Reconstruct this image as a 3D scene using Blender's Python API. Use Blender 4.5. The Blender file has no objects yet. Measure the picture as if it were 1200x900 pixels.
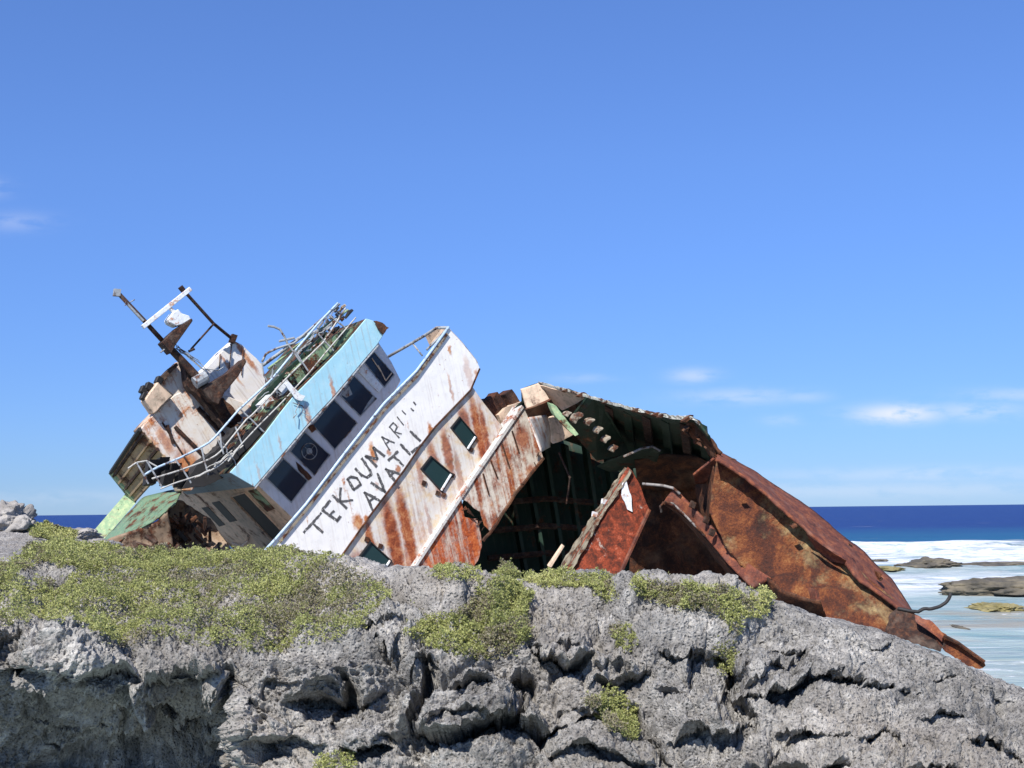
import bpy, bmesh, math, random
import numpy as np
from mathutils import Vector, Matrix

random.seed(7); rng = np.random.default_rng(11)
scene = bpy.context.scene
COL = scene.collection
R = math.radians

# ------------------------------------------------------------------ camera
FPX = 1667.0                                  # focal length in pixels of a 1200 px wide frame
PITCH = math.atan(147.7/FPX); ROLL = R(0.64)
Fw = np.array([0, math.cos(PITCH), math.sin(PITCH)])
Up0 = np.array([0, -math.sin(PITCH), math.cos(PITCH)])
Rt0 = np.array([1., 0, 0])
Rt = Rt0*math.cos(ROLL) - Up0*math.sin(ROLL)
Up = Up0*math.cos(ROLL) + Rt0*math.sin(ROLL)
cam_d = bpy.data.cameras.new('camera'); cam = bpy.data.objects.new('camera', cam_d); COL.objects.link(cam)
cam_d.sensor_width = 36; cam_d.lens = FPX/1200*36; cam_d.clip_start = 0.1; cam_d.clip_end = 80000
m = Matrix.Identity(4)
for i in range(3):
    m[i][0] = Rt[i]; m[i][1] = Up[i]; m[i][2] = -Fw[i]
cam.matrix_world = m
scene.camera = cam
SEA = -4.5

# ------------------------------------------------------------------ sun, sky, exposure
sd = np.array([-0.29, -0.65, 0.71]); sd /= np.linalg.norm(sd)      # towards the sun
sun_d = bpy.data.lights.new('sun', 'SUN'); sun = bpy.data.objects.new('sun', sun_d); COL.objects.link(sun)
sun_d.energy = 5.0; sun_d.angle = R(0.5); sun_d.color = (1, 0.955, 0.9)
sun.rotation_euler = Vector(sd).to_track_quat('Z', 'Y').to_euler()
SKY_STRENGTH = 0.084
scene.view_settings.view_transform = 'Standard'; scene.view_settings.look = 'None'
scene.view_settings.exposure = 0.5; scene.view_settings.gamma = 1
w = bpy.data.worlds.new("World"); scene.world = w; w.use_nodes = True
nt = w.node_tree; nt.nodes.clear()
class G:
    """small node helper"""
    def __init__(s, nt): s.nt = nt
    def n(s, t, **kw):
        nd = s.nt.nodes.new(t)
        for k, v in kw.items(): setattr(nd, k, v)
        return nd
    def l(s, a, b): s.nt.links.new(a, b)
    def put(s, sock, v):
        if hasattr(v, 'is_output') or isinstance(v, bpy.types.NodeSocket): s.l(v, sock)
        else: sock.default_value = v
    def math(s, op, a, b=0.0, c=None, clamp=False):
        nd = s.n('ShaderNodeMath', operation=op, use_clamp=clamp)
        s.put(nd.inputs[0], a); s.put(nd.inputs[1], b)
        if c is not None: s.put(nd.inputs[2], c)
        return nd.outputs[0]
    def mix(s, f, a, b, mode='MIX'):
        nd = s.n('ShaderNodeMix', data_type='RGBA', blend_type=mode)
        s.put(nd.inputs[0], f)
        s.put(nd.inputs[6], a if not isinstance(a, tuple) else (*a[:3], 1)); s.put(nd.inputs[7], b if not isinstance(b, tuple) else (*b[:3], 1))
        return nd.outputs[2]
    def ramp(s, f, stops, interp='LINEAR'):
        nd = s.n('ShaderNodeValToRGB'); cr = nd.color_ramp; cr.interpolation = interp
        while len(cr.elements) < len(stops): cr.elements.new(0.5)
        for e, (p, c) in zip(cr.elements, stops):
            e.position = p; e.color = (c, c, c, 1) if not isinstance(c, tuple) else (*c[:3], 1)
        s.l(f, nd.inputs[0]); return nd.outputs[0]
    def step(s, f, a, b):
        nd = s.n('ShaderNodeMapRange', interpolation_type='SMOOTHSTEP')
        s.l(f, nd.inputs[0]); s.put(nd.inputs[1], a); s.put(nd.inputs[2], b); return nd.outputs[0]
    def noise(s, vec, scale, detail=5, rough=0.55, dist=0.0):
        nd = s.n('ShaderNodeTexNoise'); s.l(vec, nd.inputs['Vector'])
        nd.inputs['Scale'].default_value = scale; nd.inputs['Detail'].default_value = detail
        nd.inputs['Roughness'].default_value = rough; nd.inputs['Distortion'].default_value = dist
        return nd.outputs[0]
    def mapping(s, vec, scale=(1,1,1), rot=(0,0,0), loc=(0,0,0)):
        nd = s.n('ShaderNodeMapping'); s.l(vec, nd.inputs[0])
        nd.inputs['Scale'].default_value = scale; nd.inputs['Rotation'].default_value = rot; nd.inputs['Location'].default_value = loc
        return nd.outputs[0]

g = G(nt)
sky = g.n('ShaderNodeTexSky', sky_type='NISHITA', sun_disc=False)
sky.sun_elevation = math.asin(sd[2]); sky.sun_rotation = math.atan2(sd[0], sd[1]) % (2*math.pi)
sky.air_density = 1.0; sky.dust_density = 0.0; sky.ozone_density = 5.0; sky.altitude = 0
tc = g.n('ShaderNodeTexCoord')
sep = g.n('ShaderNodeSeparateXYZ'); g.l(tc.outputs['Generated'], sep.inputs[0])
ay = g.math('MAXIMUM', sep.outputs[1], 0.05)
ax_ = g.math('DIVIDE', sep.outputs[0], ay); el_ = g.math('DIVIDE', sep.outputs[2], ay)
cn = g.n('ShaderNodeCombineXYZ'); g.l(ax_, cn.inputs[0]); g.l(el_, cn.inputs[1])
nz1 = g.noise(g.mapping(cn.outputs[0], (22, 75, 1)), 1.0, 7, 0.6, 0.3)
nz2 = g.noise(g.mapping(cn.outputs[0], (60, 140, 1)), 1.0, 5, 0.6)
nzz = g.math('ADD', g.math('MULTIPLY', nz1, 0.7), g.math('MULTIPLY', nz2, 0.3))
cl = None
# azimuth, elevation, half-width, half-height, density
for (a, e, sx, sy, k) in [(.272,.0645,.026,.0055,1.0),(.325,.066,.030,.0055,.42),(.128,.093,.014,.0045,.45),(.160,.078,.036,.0050,.35),
                          (.205,.077,.016,.0035,.25),(-.353,.2085,.022,.0060,.2),(.36,.077,.04,.0040,.32),(.29,.022,.10,.0045,.28),(.25,.011,.16,.005,.26),
                          (.19,.061,.012,.0035,.22),(.05,.092,.02,.003,.18),(-.37,.233,.012,.006,.22),(-.30,.012,.12,.005,.15)]:
    dx = g.math('DIVIDE', g.math('SUBTRACT', ax_, a), sx); dy = g.math('DIVIDE', g.math('SUBTRACT', el_, e), sy)
    r2 = g.math('ADD', g.math('MULTIPLY', dx, dx), g.math('MULTIPLY', dy, dy))
    mk = g.math('MULTIPLY', g.math('EXPONENT', g.math('MULTIPLY', r2, -0.8)), k)
    cl = mk if cl is None else g.math('MAXIMUM', cl, mk)
cm = g.math('MULTIPLY', cl, g.step(nzz, 0.34, 0.56), clamp=True)
up = g.math('LESS_THAN', 0.0, sep.outputs[1])
cm = g.math('MULTIPLY', g.math('MULTIPLY', cm, up), 0.95)
tr_ = g.ramp(el_, [(0.0, (0.36, 0.56, 1.05)), (0.03, (0.39, 0.58, 1.05)), (0.10, (0.48, 0.65, 1.08)), (0.25, (0.68, 0.84, 1.24)), (0.5, (0.84, 1.0, 1.40))])
tint = g.mix(1.0, sky.outputs[0], tr_, 'MULTIPLY')
skc = g.mix(cm, tint, (7.2, 7.6, 8.6))
bg = g.n('ShaderNodeBackground'); bg.inputs[1].default_value = SKY_STRENGTH; g.l(skc, bg.inputs[0])
wo = g.n('ShaderNodeOutputWorld'); g.l(bg.outputs[0], wo.inputs[0])

# ------------------------------------------------------------------ geometry helpers
def ray(px, py):
    return Fw*FPX + Rt*(px-600.0) - Up*(py-450.0)
def at(px, py, d):
    return ray(px, py)/FPX*d
def proj(P):
    P = np.asarray(P); z = P@Fw
    return 600+FPX*(P@Rt)/z, 450-FPX*(P@Up)/z

# the wreck's own frame: u = across the ship, v = the ship's "up" (heeled over), w = forward
wv = Rt*0.48 + Up*0.10 - Fw*0.87; wv /= np.linalg.norm(wv)
ug = Rt*math.cos(R(51.5)) + Up*math.sin(R(51.5)); k_ = (ug@wv)/(-Fw@wv); uv = ug - (-Fw)*k_; uv /= np.linalg.norm(uv)
vv = np.cross(wv, uv)
ORG = at(325, 640, 33.0)
SM = Matrix.Identity(4)
for i in range(3):
    SM[i][0] = uv[i]; SM[i][1] = vv[i]; SM[i][2] = wv[i]; SM[i][3] = ORG[i]
B3 = np.stack([uv, vv, wv])
def loc(P): return B3@(np.asarray(P)-ORG)
def W(px, py, w=0.0):
    r = ray(px, py); t = (w + ORG@wv)/(r@wv); return loc(r*t)
def U(px, py, u=0.0):
    r = ray(px, py); t = (u + ORG@uv)/(r@uv); return loc(r*t)
def D(px, py, d): return loc(at(px, py, d))

def tag(o, label=None, cat=None, group=None, kind=None):
    if label: o['label'] = label
    if cat: o['category'] = cat
    if group: o['group'] = group
    if kind: o['kind'] = kind
    return o
def obj(name, verts, faces, mat, parent=None, smooth=False, mats=None, mi=None, bevel=0, solid=0, offset=0):
    me = bpy.data.meshes.new(name)
    me.from_pydata([tuple(map(float, v)) for v in verts], [], faces)
    for mm in (mats or [mat]): me.materials.append(mm)
    if mi is not None: me.polygons.foreach_set('material_index', mi)
    bm = bmesh.new(); bm.from_mesh(me); bmesh.ops.recalc_face_normals(bm, faces=bm.faces)
    if smooth:
        for f in bm.faces: f.smooth = True
    bm.to_mesh(me); bm.free(); me.update()
    o = bpy.data.objects.new(name, me); COL.objects.link(o)
    if parent is not None: o.parent = parent
    if solid:
        md = o.modifiers.new('s', 'SOLIDIFY'); md.thickness = solid; md.offset = offset
    if bevel:
        md = o.modifiers.new('b', 'BEVEL'); md.width = bevel; md.segments = 1; md.limit_method = 'ANGLE'
    return o
SPLIT = {'tangled_pipes', 'deck_debris', 'torn_framing', 'scrap', 'bracket', 'fender_scrap', 'broken_fitting', 'wall_pipe', 'seam', 'stiffener', 'gunwale_rust', 'rust_scab', 'coaming_scrap', 'bent_frame', 'bent_pipe', 'rust_patch', 'lamp_housing', 'loose_wire', 'side_pipe', 'mast_cap', 'broken_pane'}
class MB:
    def __init__(s): s.v = []; s.f = []; s.m = []; s.st = []
    def add(s, v, f, mi=0):
        n = len(s.v); s.st.append((len(s.v), len(s.f))); s.v += [tuple(map(float, q)) for q in v]; s.f += [[i+n for i in q] for q in f]; s.m += [mi]*len(f)
    def prism(s, front, off, mi=0, side=None):
        front = [np.asarray(p, float) for p in front]; off = np.asarray(off, float); n = len(front)
        v = front + [p+off for p in front]
        f = [list(range(n)), list(range(2*n-1, n-1, -1))] + [[i, i+n, (i+1) % n+n, (i+1) % n] for i in range(n)]
        k = len(s.m); s.add(v, f, mi)
        if side is not None:
            for q in range(2, 2+n): s.m[k+q] = side
    def tube(s, pts, r, seg=7, mi=0, taper=None):
        pts = [np.asarray(p, float) for p in pts]; n = len(pts); V = []; F = []
        ref = None
        for i, p in enumerate(pts):
            t = pts[min(i+1, n-1)]-pts[max(i-1, 0)]; t /= np.linalg.norm(t)+1e-9
            if ref is None:
                ref = np.array([0, 0, 1.]) if abs(t[2]) < .9 else np.array([1., 0, 0])
            a = np.cross(t, ref); a /= np.linalg.norm(a)+1e-9; b = np.cross(t, a); ref = np.cross(a, t)
            rr = r if taper is None else r*(1+(taper-1)*i/(n-1))
            for k in range(seg):
                an = 2*math.pi*k/seg; V.append(p + a*math.cos(an)*rr + b*math.sin(an)*rr)
        for i in range(n-1):
            for k in range(seg):
                F.append([i*seg+k, i*seg+(k+1) % seg, (i+1)*seg+(k+1) % seg, (i+1)*seg+k])
        F.append(list(range(seg))[::-1]); F.append([(n-1)*seg+k for k in range(seg)])
        s.add(V, F, mi)
    def box(s, c, ax, ay, az, mi=0):
        c, ax, ay, az = (np.asarray(q, float) for q in (c, ax, ay, az))
        fr = [c-ax-ay-az, c+ax-ay-az, c+ax+ay-az, c-ax+ay-az]; s.prism(fr, 2*az, mi)
    def build(s, name, mats, parent=None, **kw):
        if name in SPLIT and len(s.st) > 1:
            mats = mats if isinstance(mats, list) else [mats]; o = None; st = s.st+[(len(s.v), len(s.f))]
            for (v0, f0), (v1, f1) in zip(st[:-1], st[1:]):
                o = obj(name, s.v[v0:v1], [[i-v0 for i in q] for q in s.f[f0:f1]], None, parent, mats=mats, mi=s.m[f0:f1], **kw)
            return o
        mats = mats if isinstance(mats, list) else [mats]
        return obj(name, s.v, s.f, None, parent, mats=mats, mi=s.m, **kw)
def rough(poly, amp=1.2, seg=7.0, skip=()):
    """jagged version of a pixel outline (torn steel)"""
    out = []; n = len(poly)
    for i in range(n):
        a = np.array(poly[i], float); b = np.array(poly[(i+1) % n], float)
        out.append(tuple(a))
        if i in skip: continue
        L = np.linalg.norm((b-a)[:2]); k = int(L/seg)
        nr = np.array([-(b-a)[1], (b-a)[0]])/max(L, 1e-6)
        for j in range(1, k):
            q = a+(b-a)*j/k; q[:2] += nr*random.uniform(-amp, amp); out.append(tuple(q))
    return out
def resample(c, n, sm=True):
    c = np.array(c, float); dd = np.r_[0, np.cumsum(np.linalg.norm(np.diff(c[:, :2], axis=0), axis=1))]; t = np.linspace(0, dd[-1], n)
    return np.stack([np.interp(t, dd, c[:, k]) for k in range(c.shape[1])], 1)

# vectorised noise --------------------------------------------------
def _h(ix, iy, iz, s=0):
    n = (ix*374761393 + iy*668265263 + iz*2147483647 + s*1274126177).astype(np.int64) & 0xffffffff
    n = ((n ^ (n >> 13))*1274126177) & 0xffffffff
    n = ((n ^ (n >> 16))*2246822519) & 0xffffffff
    return ((n ^ (n >> 15)) & 0xffffff)/float(0xffffff)
def vnoise(P, s=0):
    i = np.floor(P).astype(np.int64); f = P-i; f = f*f*f*(f*(f*6-15)+10); r = 0
    for a in (0, 1):
        wx = f[:, 0] if a else 1-f[:, 0]
        for b in (0, 1):
            wy = f[:, 1] if b else 1-f[:, 1]
            for c in (0, 1):
                wz = f[:, 2] if c else 1-f[:, 2]
                r = r + wx*wy*wz*_h(i[:, 0]+a, i[:, 1]+b, i[:, 2]+c, s)
    return r*2-1
def fbm(P, o=4, s=0, g_=0.5):
    r = 0; a = 1; t = 0
    for k in range(o):
        r = r + a*vnoise(P*(2.03**k)+k*17.3, s+k); t += a; a *= g_
    return r/t
def worley(P, s=0):
    i = np.floor(P-.5).astype(np.int64); f1 = np.full(len(P), 9.); f2 = np.full(len(P), 9.); cid = np.zeros(len(P))
    for a in (0, 1):
        for b in (0, 1):
            for c in (0, 1):
                x, y, z = i[:, 0]+a, i[:, 1]+b, i[:, 2]+c
                h = _h(x, y, z, s); h2 = (h*4096) % 1.0; h3 = (h*262144*8) % 1.0
                d = np.sqrt((x+.15+.7*h-P[:, 0])**2+(y+.15+.7*h2-P[:, 1])**2+(z+.15+.7*h3-P[:, 2])**2); cc = (h*97.31) % 1.0
                n1 = d < f1; f2 = np.where(n1, f1, np.minimum(f2, d)); cid = np.where(n1, cc, cid); f1 = np.where(n1, d, f1)
    return f1, f2, cid
def inpoly(X, Y, poly):
    c = np.zeros(X.shape, bool); n = len(poly); j = n-1
    for i in range(n):
        xi, yi = poly[i]; xj, yj = poly[j]
        c ^= ((yi > Y) != (yj > Y)) & (X < (xj-xi)*(Y-yi)/(yj-yi+1e-12)+xi); j = i
    return c

# ------------------------------------------------------------------ materials
def newmat(name):
    mt = bpy.data.materials.new(name); mt.use_nodes = True; n_ = mt.node_tree; n_.nodes.clear()
    g = G(n_); p = g.n('ShaderNodeBsdfPrincipled'); o = g.n('ShaderNodeOutputMaterial'); g.l(p.outputs[0], o.inputs[0])
    p.inputs['Roughness'].default_value = 0.7
    return mt, g, p
def bump(g, p, h, dist, strength=1.0):
    b = g.n('ShaderNodeBump'); b.inputs['Distance'].default_value = dist; b.inputs['Strength'].default_value = strength
    g.l(h, b.inputs['Height']); g.l(b.outputs[0], p.inputs['Normal'])
RUST_DARK = [(0.0, (.012, .008, .007)), (.38, (.034, .016, .011)), (.55, (.075, .028, .014)), (.72, (.16, .058, .024)), (.9, (.30, .14, .07))]
RUST_RED = [(0.0, (.035, .012, .008)), (.35, (.15, .030, .012)), (.55, (.30, .060, .018)), (.75, (.42, .12, .035)), (1.0, (.5, .26, .13))]
RUST_ORANGE = [(0.0, (.10, .030, .015)), (.35, (.27, .075, .028)), (.55, (.44, .17, .065)), (.75, (.55, .30, .15)), (1.0, (.62, .42, .26))]
def rusty(name, base, amt=0.5, streak=1.0, ramp=RUST_ORANGE, spots=(), dirt=0.15, base2=None, rough_=0.6, sc=1.0, soft=0.08, ang=35.6, seed=0.0, bumpd=0.012):
    """weathered paint: rust streaks run along one direction in the object's own plane, rust spots have fixed places"""
    mt, g, p = newmat(name)
    tc = g.n('ShaderNodeTexCoord').outputs['Object']
    if seed: tc = g.mapping(tc, loc=(seed, seed*1.7, seed*.6))
    r1 = g.mapping(tc, rot=(0, 0, R(ang)))
    st = g.noise(g.mapping(r1, (4.2*sc, .42*sc, 2.0)), 1.0, 6, .62, .25)
    st2 = g.noise(g.mapping(r1, (16*sc, .9*sc, 4.0)), 1.0, 4, .6)
    bl = g.noise(tc, 1.5*sc, 7, .62, .3)
    fi = g.noise(tc, 14, 6, .65)
    m1 = g.math('ADD', g.math('MULTIPLY', st, .42*streak), g.math('MULTIPLY', st2, .13*streak))
    m1 = g.math('ADD', m1, g.math('MULTIPLY', bl, 1-.55*streak))
    m1 = g.math('ADD', m1, g.math('MULTIPLY', g.math('SUBTRACT', fi, .5), .16))
    th = 0.72-0.44*amt
    mask = g.step(m1, th-soft*.5, th+soft)
    if spots:
        tc0 = g.n('ShaderNodeTexCoord').outputs['Object']
        wob = g.n('ShaderNodeTexNoise'); g.l(tc0, wob.inputs['Vector']); wob.inputs['Scale'].default_value = 9; wob.inputs['Detail'].default_value = 4
        wv_ = g.n('ShaderNodeVectorMath', operation='SCALE'); wsub = g.n('ShaderNodeVectorMath', operation='SUBTRACT')
        g.l(wob.outputs[1], wsub.inputs[0]); wsub.inputs[1].default_value = (.5, .5, .5); g.l(wsub.outputs[0], wv_.inputs[0]); wv_.inputs['Scale'].default_value = .16
        wad = g.n('ShaderNodeVectorMath', operation='ADD'); g.l(tc0, wad.inputs[0]); g.l(wv_.outputs[0], wad.inputs[1])
        for (c, r, ln, k) in spots:
            # ellipse of radius r, drawn out below into a streak of length ln
            q = g.mapping(wad.outputs[0], loc=(-c[0], -c[1], 0)); q = g.mapping(q, rot=(0, 0, R(ang)))
            s_ = g.n('ShaderNodeSeparateXYZ'); g.l(q, s_.inputs[0])
            xx = g.math('DIVIDE', s_.outputs[0], r); yy = g.math('DIVIDE', s_.outputs[1], ln)
            yo = g.math('ADD', yy, 0.7)
            dd = g.math('SQRT', g.math('ADD', g.math('MULTIPLY', xx, xx), g.math('MULTIPLY', yo, yo)))
            sp = g.math('MULTIPLY', g.math('SUBTRACT', 1.0, g.step(dd, .45, 1.15)), k)
            mask = g.math('MAXIMUM', mask, sp)
    fk = g.math('MULTIPLY', g.step(g.noise(tc, 11, 6, .72, .4), .655-.05*amt, .70-.05*amt), .85); mask = g.math('MAXIMUM', mask, fk)
    hue = g.noise(tc, 3.2*sc, 8, .68, .5)
    hue = g.math('ADD', g.math('ADD', g.math('MULTIPLY', hue, .75), g.math('MULTIPLY', st, .27)), g.math('MULTIPLY', g.math('SUBTRACT', g.noise(tc, 24, 6, .72), .5), .42))
    rc = g.ramp(hue, [(.22+.56*a, c) for a, c in ramp])
    gr = g.noise(tc, 5*sc, 8, .65)
    b = g.mix(g.step(gr, .42, .72), base, base2 if base2 else tuple(c*.72 for c in base))
    b = g.mix(g.math('MULTIPLY', g.step(st2, .48, .78), dirt), b, (.30, .22, .16))
    col = g.mix(mask, b, rc)
    g.l(col, p.inputs['Base Color'])
    g.l(g.math('ADD', g.math('MULTIPLY', mask, .9-rough_), rough_), p.inputs['Roughness'])
    p.inputs['Specular IOR Level'].default_value = .3
    h = g.math('ADD', g.math('MULTIPLY', g.math('MULTIPLY', g.math('ADD', fi, g.noise(tc, 38, 5, .7)), mask), .75), g.math('MULTIPLY', g.noise(tc, .9, 2, .5), 2.6))
    h = g.math('ADD', h, g.math('MULTIPLY', mask, -.25))
    bump(g, p, h, bumpd)
    return mt
def simple(name, col, r=.6, metal=0, nz=0.25, scale=8):
    mt, g, p = newmat(name); tc = g.n('ShaderNodeTexCoord').outputs['Object']
    n = g.noise(tc, scale, 6, .6)
    g.l(g.mix(g.step(n, .35, .7), col, tuple(c*(1-nz) for c in col)), p.inputs['Base Color'])
    p.inputs['Roughness'].default_value = r; p.inputs['Metallic'].default_value = metal
    bump(g, p, n, .004)
    return mt
def S2(px, py, w): q = W(px, py, w); return (q[0], q[1])
M = {}
M['white'] = rusty('white_paint', (.76, .74, .70), .27, .9, dirt=.30, soft=.05, base2=(.68, .665, .63), spots=[
    (S2(434, 520, 0), .09, .34, 1), (S2(418, 604, 0), .16, .24, 1), (S2(428, 604, 0), .07, .12, 1), (S2(503, 497, 0), .10, .24, 1), (S2(526, 405, 0), .06, .16, .9),
    (S2(525, 440, 0), .05, .45, .6), (S2(545, 420, 0), .12, .55, .4), (S2(466, 546, 0), .10, .13, .9), (S2(335, 648, 0), .15, .12, .8), (S2(441, 565, 0), .05, .14, .5),
    (S2(558, 434, 0), .10, .18, .8), (S2(455, 527, 0), .07, .1, .8)])
RUST_WASH = [(0, (.05, .016, .010)), (.35, (.15, .034, .016)), (.52, (.28, .070, .026)), (.72, (.42, .17, .070)), (1, (.54, .36, .21))]
M['orange'] = rusty('rust_streaked_paint', (.62, .59, .54), .34, 1.25, ramp=RUST_WASH, dirt=.45, soft=.22, base2=(.60, .46, .28), spots=[
    (S2(x, y, -.1), r_, l_, k_) for x, y, r_, l_, k_ in [(450, 585, .24, 1.5, 1), (466, 575, .20, 1.5, 1), (428, 610, .14, 1.0, 1), (488, 540, .10, .5, .7), (503, 520, .17, .9, .85), (518, 505, .15, .8, .9), (532, 530, .10, .8, .6),
     (552, 470, .17, 1.3, 1), (561, 478, .12, 1.0, .95), (540, 478, .2, .5, .9), (474, 640, .10, .6, .8), (497, 590, .06, .7, .5), (415, 650, .3, .5, .9), (578, 510, .06, .6, .5), (535, 560, .07, .6, .5)]])
M['orange2'] = rusty('rust_streaked_bulwark_paint', (.62, .56, .47), .58, 1.2, ramp=RUST_WASH, dirt=.6, soft=.1, seed=0, spots=[
    (S2(528, 635, .15), .55, .8, 1), (S2(553, 640, .15), .35, .8, 1), (S2(506, 655, .15), .4, .5, .9), (S2(610, 500, .15), .28, .4, .9), (S2(622, 545, .15), .16, .3, .9)])
M['blue'] = rusty('pale_blue_paint', (.31, .55, .64), .27, 1.0, dirt=.45, soft=.06, base2=(.37, .58, .65), spots=[
    (S2(386, 445, -.9), .07, .5, .8), (S2(357, 478, -.9), .08, .55, .75), (S2(399, 462, -.9), .05, .3, .6), (S2(452, 386, -.9), .10, .16, .9), (S2(300, 545, -.9), .04, .3, .4), (S2(325, 512, -.9), .04, .2, .4)])
M['grey'] = rusty('grey_blue_paint', (.60, .61, .64), .24, .8, dirt=.35, base2=(.50, .52, .56))
M['tan'] = rusty('grimy_cream_paint', (.62, .46, .33), .36, .6, ramp=RUST_DARK, dirt=.5, base2=(.36, .29, .21))
M['cream'] = rusty('flaking_cream_paint', (.66, .62, .56), .42, .8, dirt=.5, ang=20, spots=[
    (S2(212, 530, -3), .35, .6, 1), (S2(185, 500, -3), .15, .5, .8)], base2=(.62, .53, .42))
M['funnel'] = rusty('white_funnel_paint', (.70, .68, .65), .26, 1.0, dirt=.6, ang=10, base2=(.70, .66, .58), spots=[(S2(268, 400, -3.6), .09, .7, .9), (S2(254, 420, -3.6), .06, .6, .8)])
M['deckgreen'] = rusty('green_deck_paint', (.13, .22, .13), .55, .3, ramp=RUST_DARK, dirt=.2, base2=(.30, .38, .22), sc=2)
M['palegreen'] = rusty('pale_green_paint', (.20, .31, .17), .33, .5, ramp=RUST_DARK, dirt=.5, base2=(.40, .46, .24), sc=1.6, ang=-10)
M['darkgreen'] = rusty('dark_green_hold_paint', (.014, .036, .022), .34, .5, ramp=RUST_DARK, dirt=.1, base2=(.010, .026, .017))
M['rust'] = rusty('thick_rust', (.16, .09, .05), .86, .4, ramp=RUST_DARK, sc=.9, soft=.2, dirt=.2, bumpd=.03)
M['darkrust'] = rusty('dark_flaking_rust', (.10, .07, .05), .80, .4, ramp=[(0, (.008, .006, .006)), (.4, (.022, .013, .011)), (.6, (.05, .022, .014)), (.8, (.12, .05, .025)), (1, (.26, .15, .09))], sc=2.5, soft=.2, dirt=.2, bumpd=.02)
M['rustplate'] = rusty('rusted_hull_plate', (.34, .26, .12), .80, .25, ramp=[(0, (.016, .010, .009)), (.3, (.045, .020, .015)), (.48, (.10, .032, .017)), (.62, (.19, .060, .022)), (.8, (.30, .13, .045)), (1, (.38, .29, .14))], sc=.62, soft=.14, dirt=.45, bumpd=.05)
M['rustred'] = rusty('bright_red_rust', (.55, .48, .40), .80, .8, ramp=[(0, (.02, .010, .008)), (.35, (.07, .020, .012)), (.5, (.15, .032, .015)), (.68, (.29, .055, .022)), (1, (.52, .28, .19))], sc=1.7, soft=.05, spots=(), ang=25)
M['rustred2'] = rusty('red_streaked_rust', (.52, .42, .34), .66, 1.2, ramp=[(0, (.05, .014, .009)), (.35, (.17, .032, .013)), (.52, (.36, .070, .020)), (.7, (.50, .13, .035)), (1, (.58, .32, .2))], sc=1.5, soft=.12)
M['rustrim'] = rusty('maroon_rust', (.25, .12, .08), .9, .6, ramp=[(0, (.022, .012, .011)), (.3, (.07, .026, .019)), (.5, (.14, .044, .028)), (.68, (.23, .072, .032)), (.85, (.32, .13, .06)), (1, (.42, .26, .16))], sc=1.6, soft=.2, ang=0)
M['metal'] = rusty('weathered_grey_steel', (.30, .32, .33), .42, .5, ramp=RUST_DARK, sc=3)
M['bluepipe'] = rusty('pale_blue_pipe_paint', (.42, .55, .68), .30, .3, ramp=RUST_DARK, sc=3, rough_=.35)
M['whitepipe'] = rusty('white_pipe_paint', (.70, .72, .72), .32, .3, ramp=RUST_ORANGE, sc=3)
M['wornpipe'] = rusty('worn_brown_pipe_paint', (.26, .24, .22), .55, .3, ramp=RUST_DARK, sc=3)
M['clip'] = rusty('dirty_clip_and_shade_paint', (.27, .23, .17), .5, .3, ramp=RUST_DARK, sc=4)
M['clip2'] = rusty('stained_white_edge_paint', (.56, .54, .50), .4, .5, ramp=RUST_WASH, sc=3)
M['ledge'] = rusty('olive_brown_edge', (.24, .21, .15), .5, .5, ramp=RUST_DARK, sc=3)
M['deckgreen2'] = rusty('muted_green_deck', (.12, .21, .13), .46, .3, ramp=RUST_DARK, dirt=.3, base2=(.20, .26, .15), sc=1.6)
M['oldtan'] = rusty('old_brown_wall', (.25, .18, .12), .5, .5, ramp=RUST_DARK, dirt=.6, base2=(.24, .16, .10), sc=1.4)
M['darkdeck'] = rusty('shaded_rusty_deck', (.05, .075, .05), .55, .3, ramp=RUST_DARK, dirt=.2, base2=(.10, .12, .07), sc=2)  # copy of the rusty deck green, darkened to paint in the roof deck's shade
M['shadeblue'] = rusty('shaded_blue_paint', (.13, .21, .27), .3, .5, ramp=RUST_DARK, dirt=.3, base2=(.10, .16, .20))  # fascia blue darkened to paint in the shade on its side face
M['wingbrown'] = rusty('brown_stained_wing_paint', (.40, .27, .15), .42, .5, ramp=RUST_DARK, dirt=.6, base2=(.28, .22, .12), ang=-50)
M['gunw'] = rusty('stained_gunwale', (.42, .42, .38), .5, .5, ramp=RUST_DARK, sc=3, base2=(.28, .32, .26))
M['creampipe'] = rusty('grimy_pipe_paint', (.46, .45, .41), .36, .3, ramp=RUST_DARK, sc=3)
M['black'] = simple('dull_black_and_shade', (.018, .017, .017), .7)  # for black parts, and for the plates that paint in shade on the roof
mt, g, p = newmat('chipped_black_lettering'); M['letter'] = mt
tcl = g.n('ShaderNodeTexCoord').outputs['Object']; nl = g.noise(tcl, 16, 6, .7)
g.l(g.mix(g.step(nl, .585, .64), g.mix(g.noise(tcl, 3, 3), (.035, .035, .04), (.12, .115, .11)), (.66, .64, .60)), p.inputs['Base Color']); p.inputs['Roughness'].default_value = .8
mt, g, p = newmat('dark_window_glass'); M['glass'] = mt
p.inputs['Base Color'].default_value = (.008, .016, .035, 1); p.inputs['Roughness'].default_value = .12; p.inputs['Specular IOR Level'].default_value = .35
tcg = g.n('ShaderNodeTexCoord').outputs['Object']; bump(g, p, g.noise(tcg, 3, 3), .006)
mt, g, p = newmat('dusty_window_glass'); M['glass2'] = mt
p.inputs['Base Color'].default_value = (.014, .035, .036, 1); p.inputs['Roughness'].default_value = .3; p.inputs['Specular IOR Level'].default_value = .3

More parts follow.
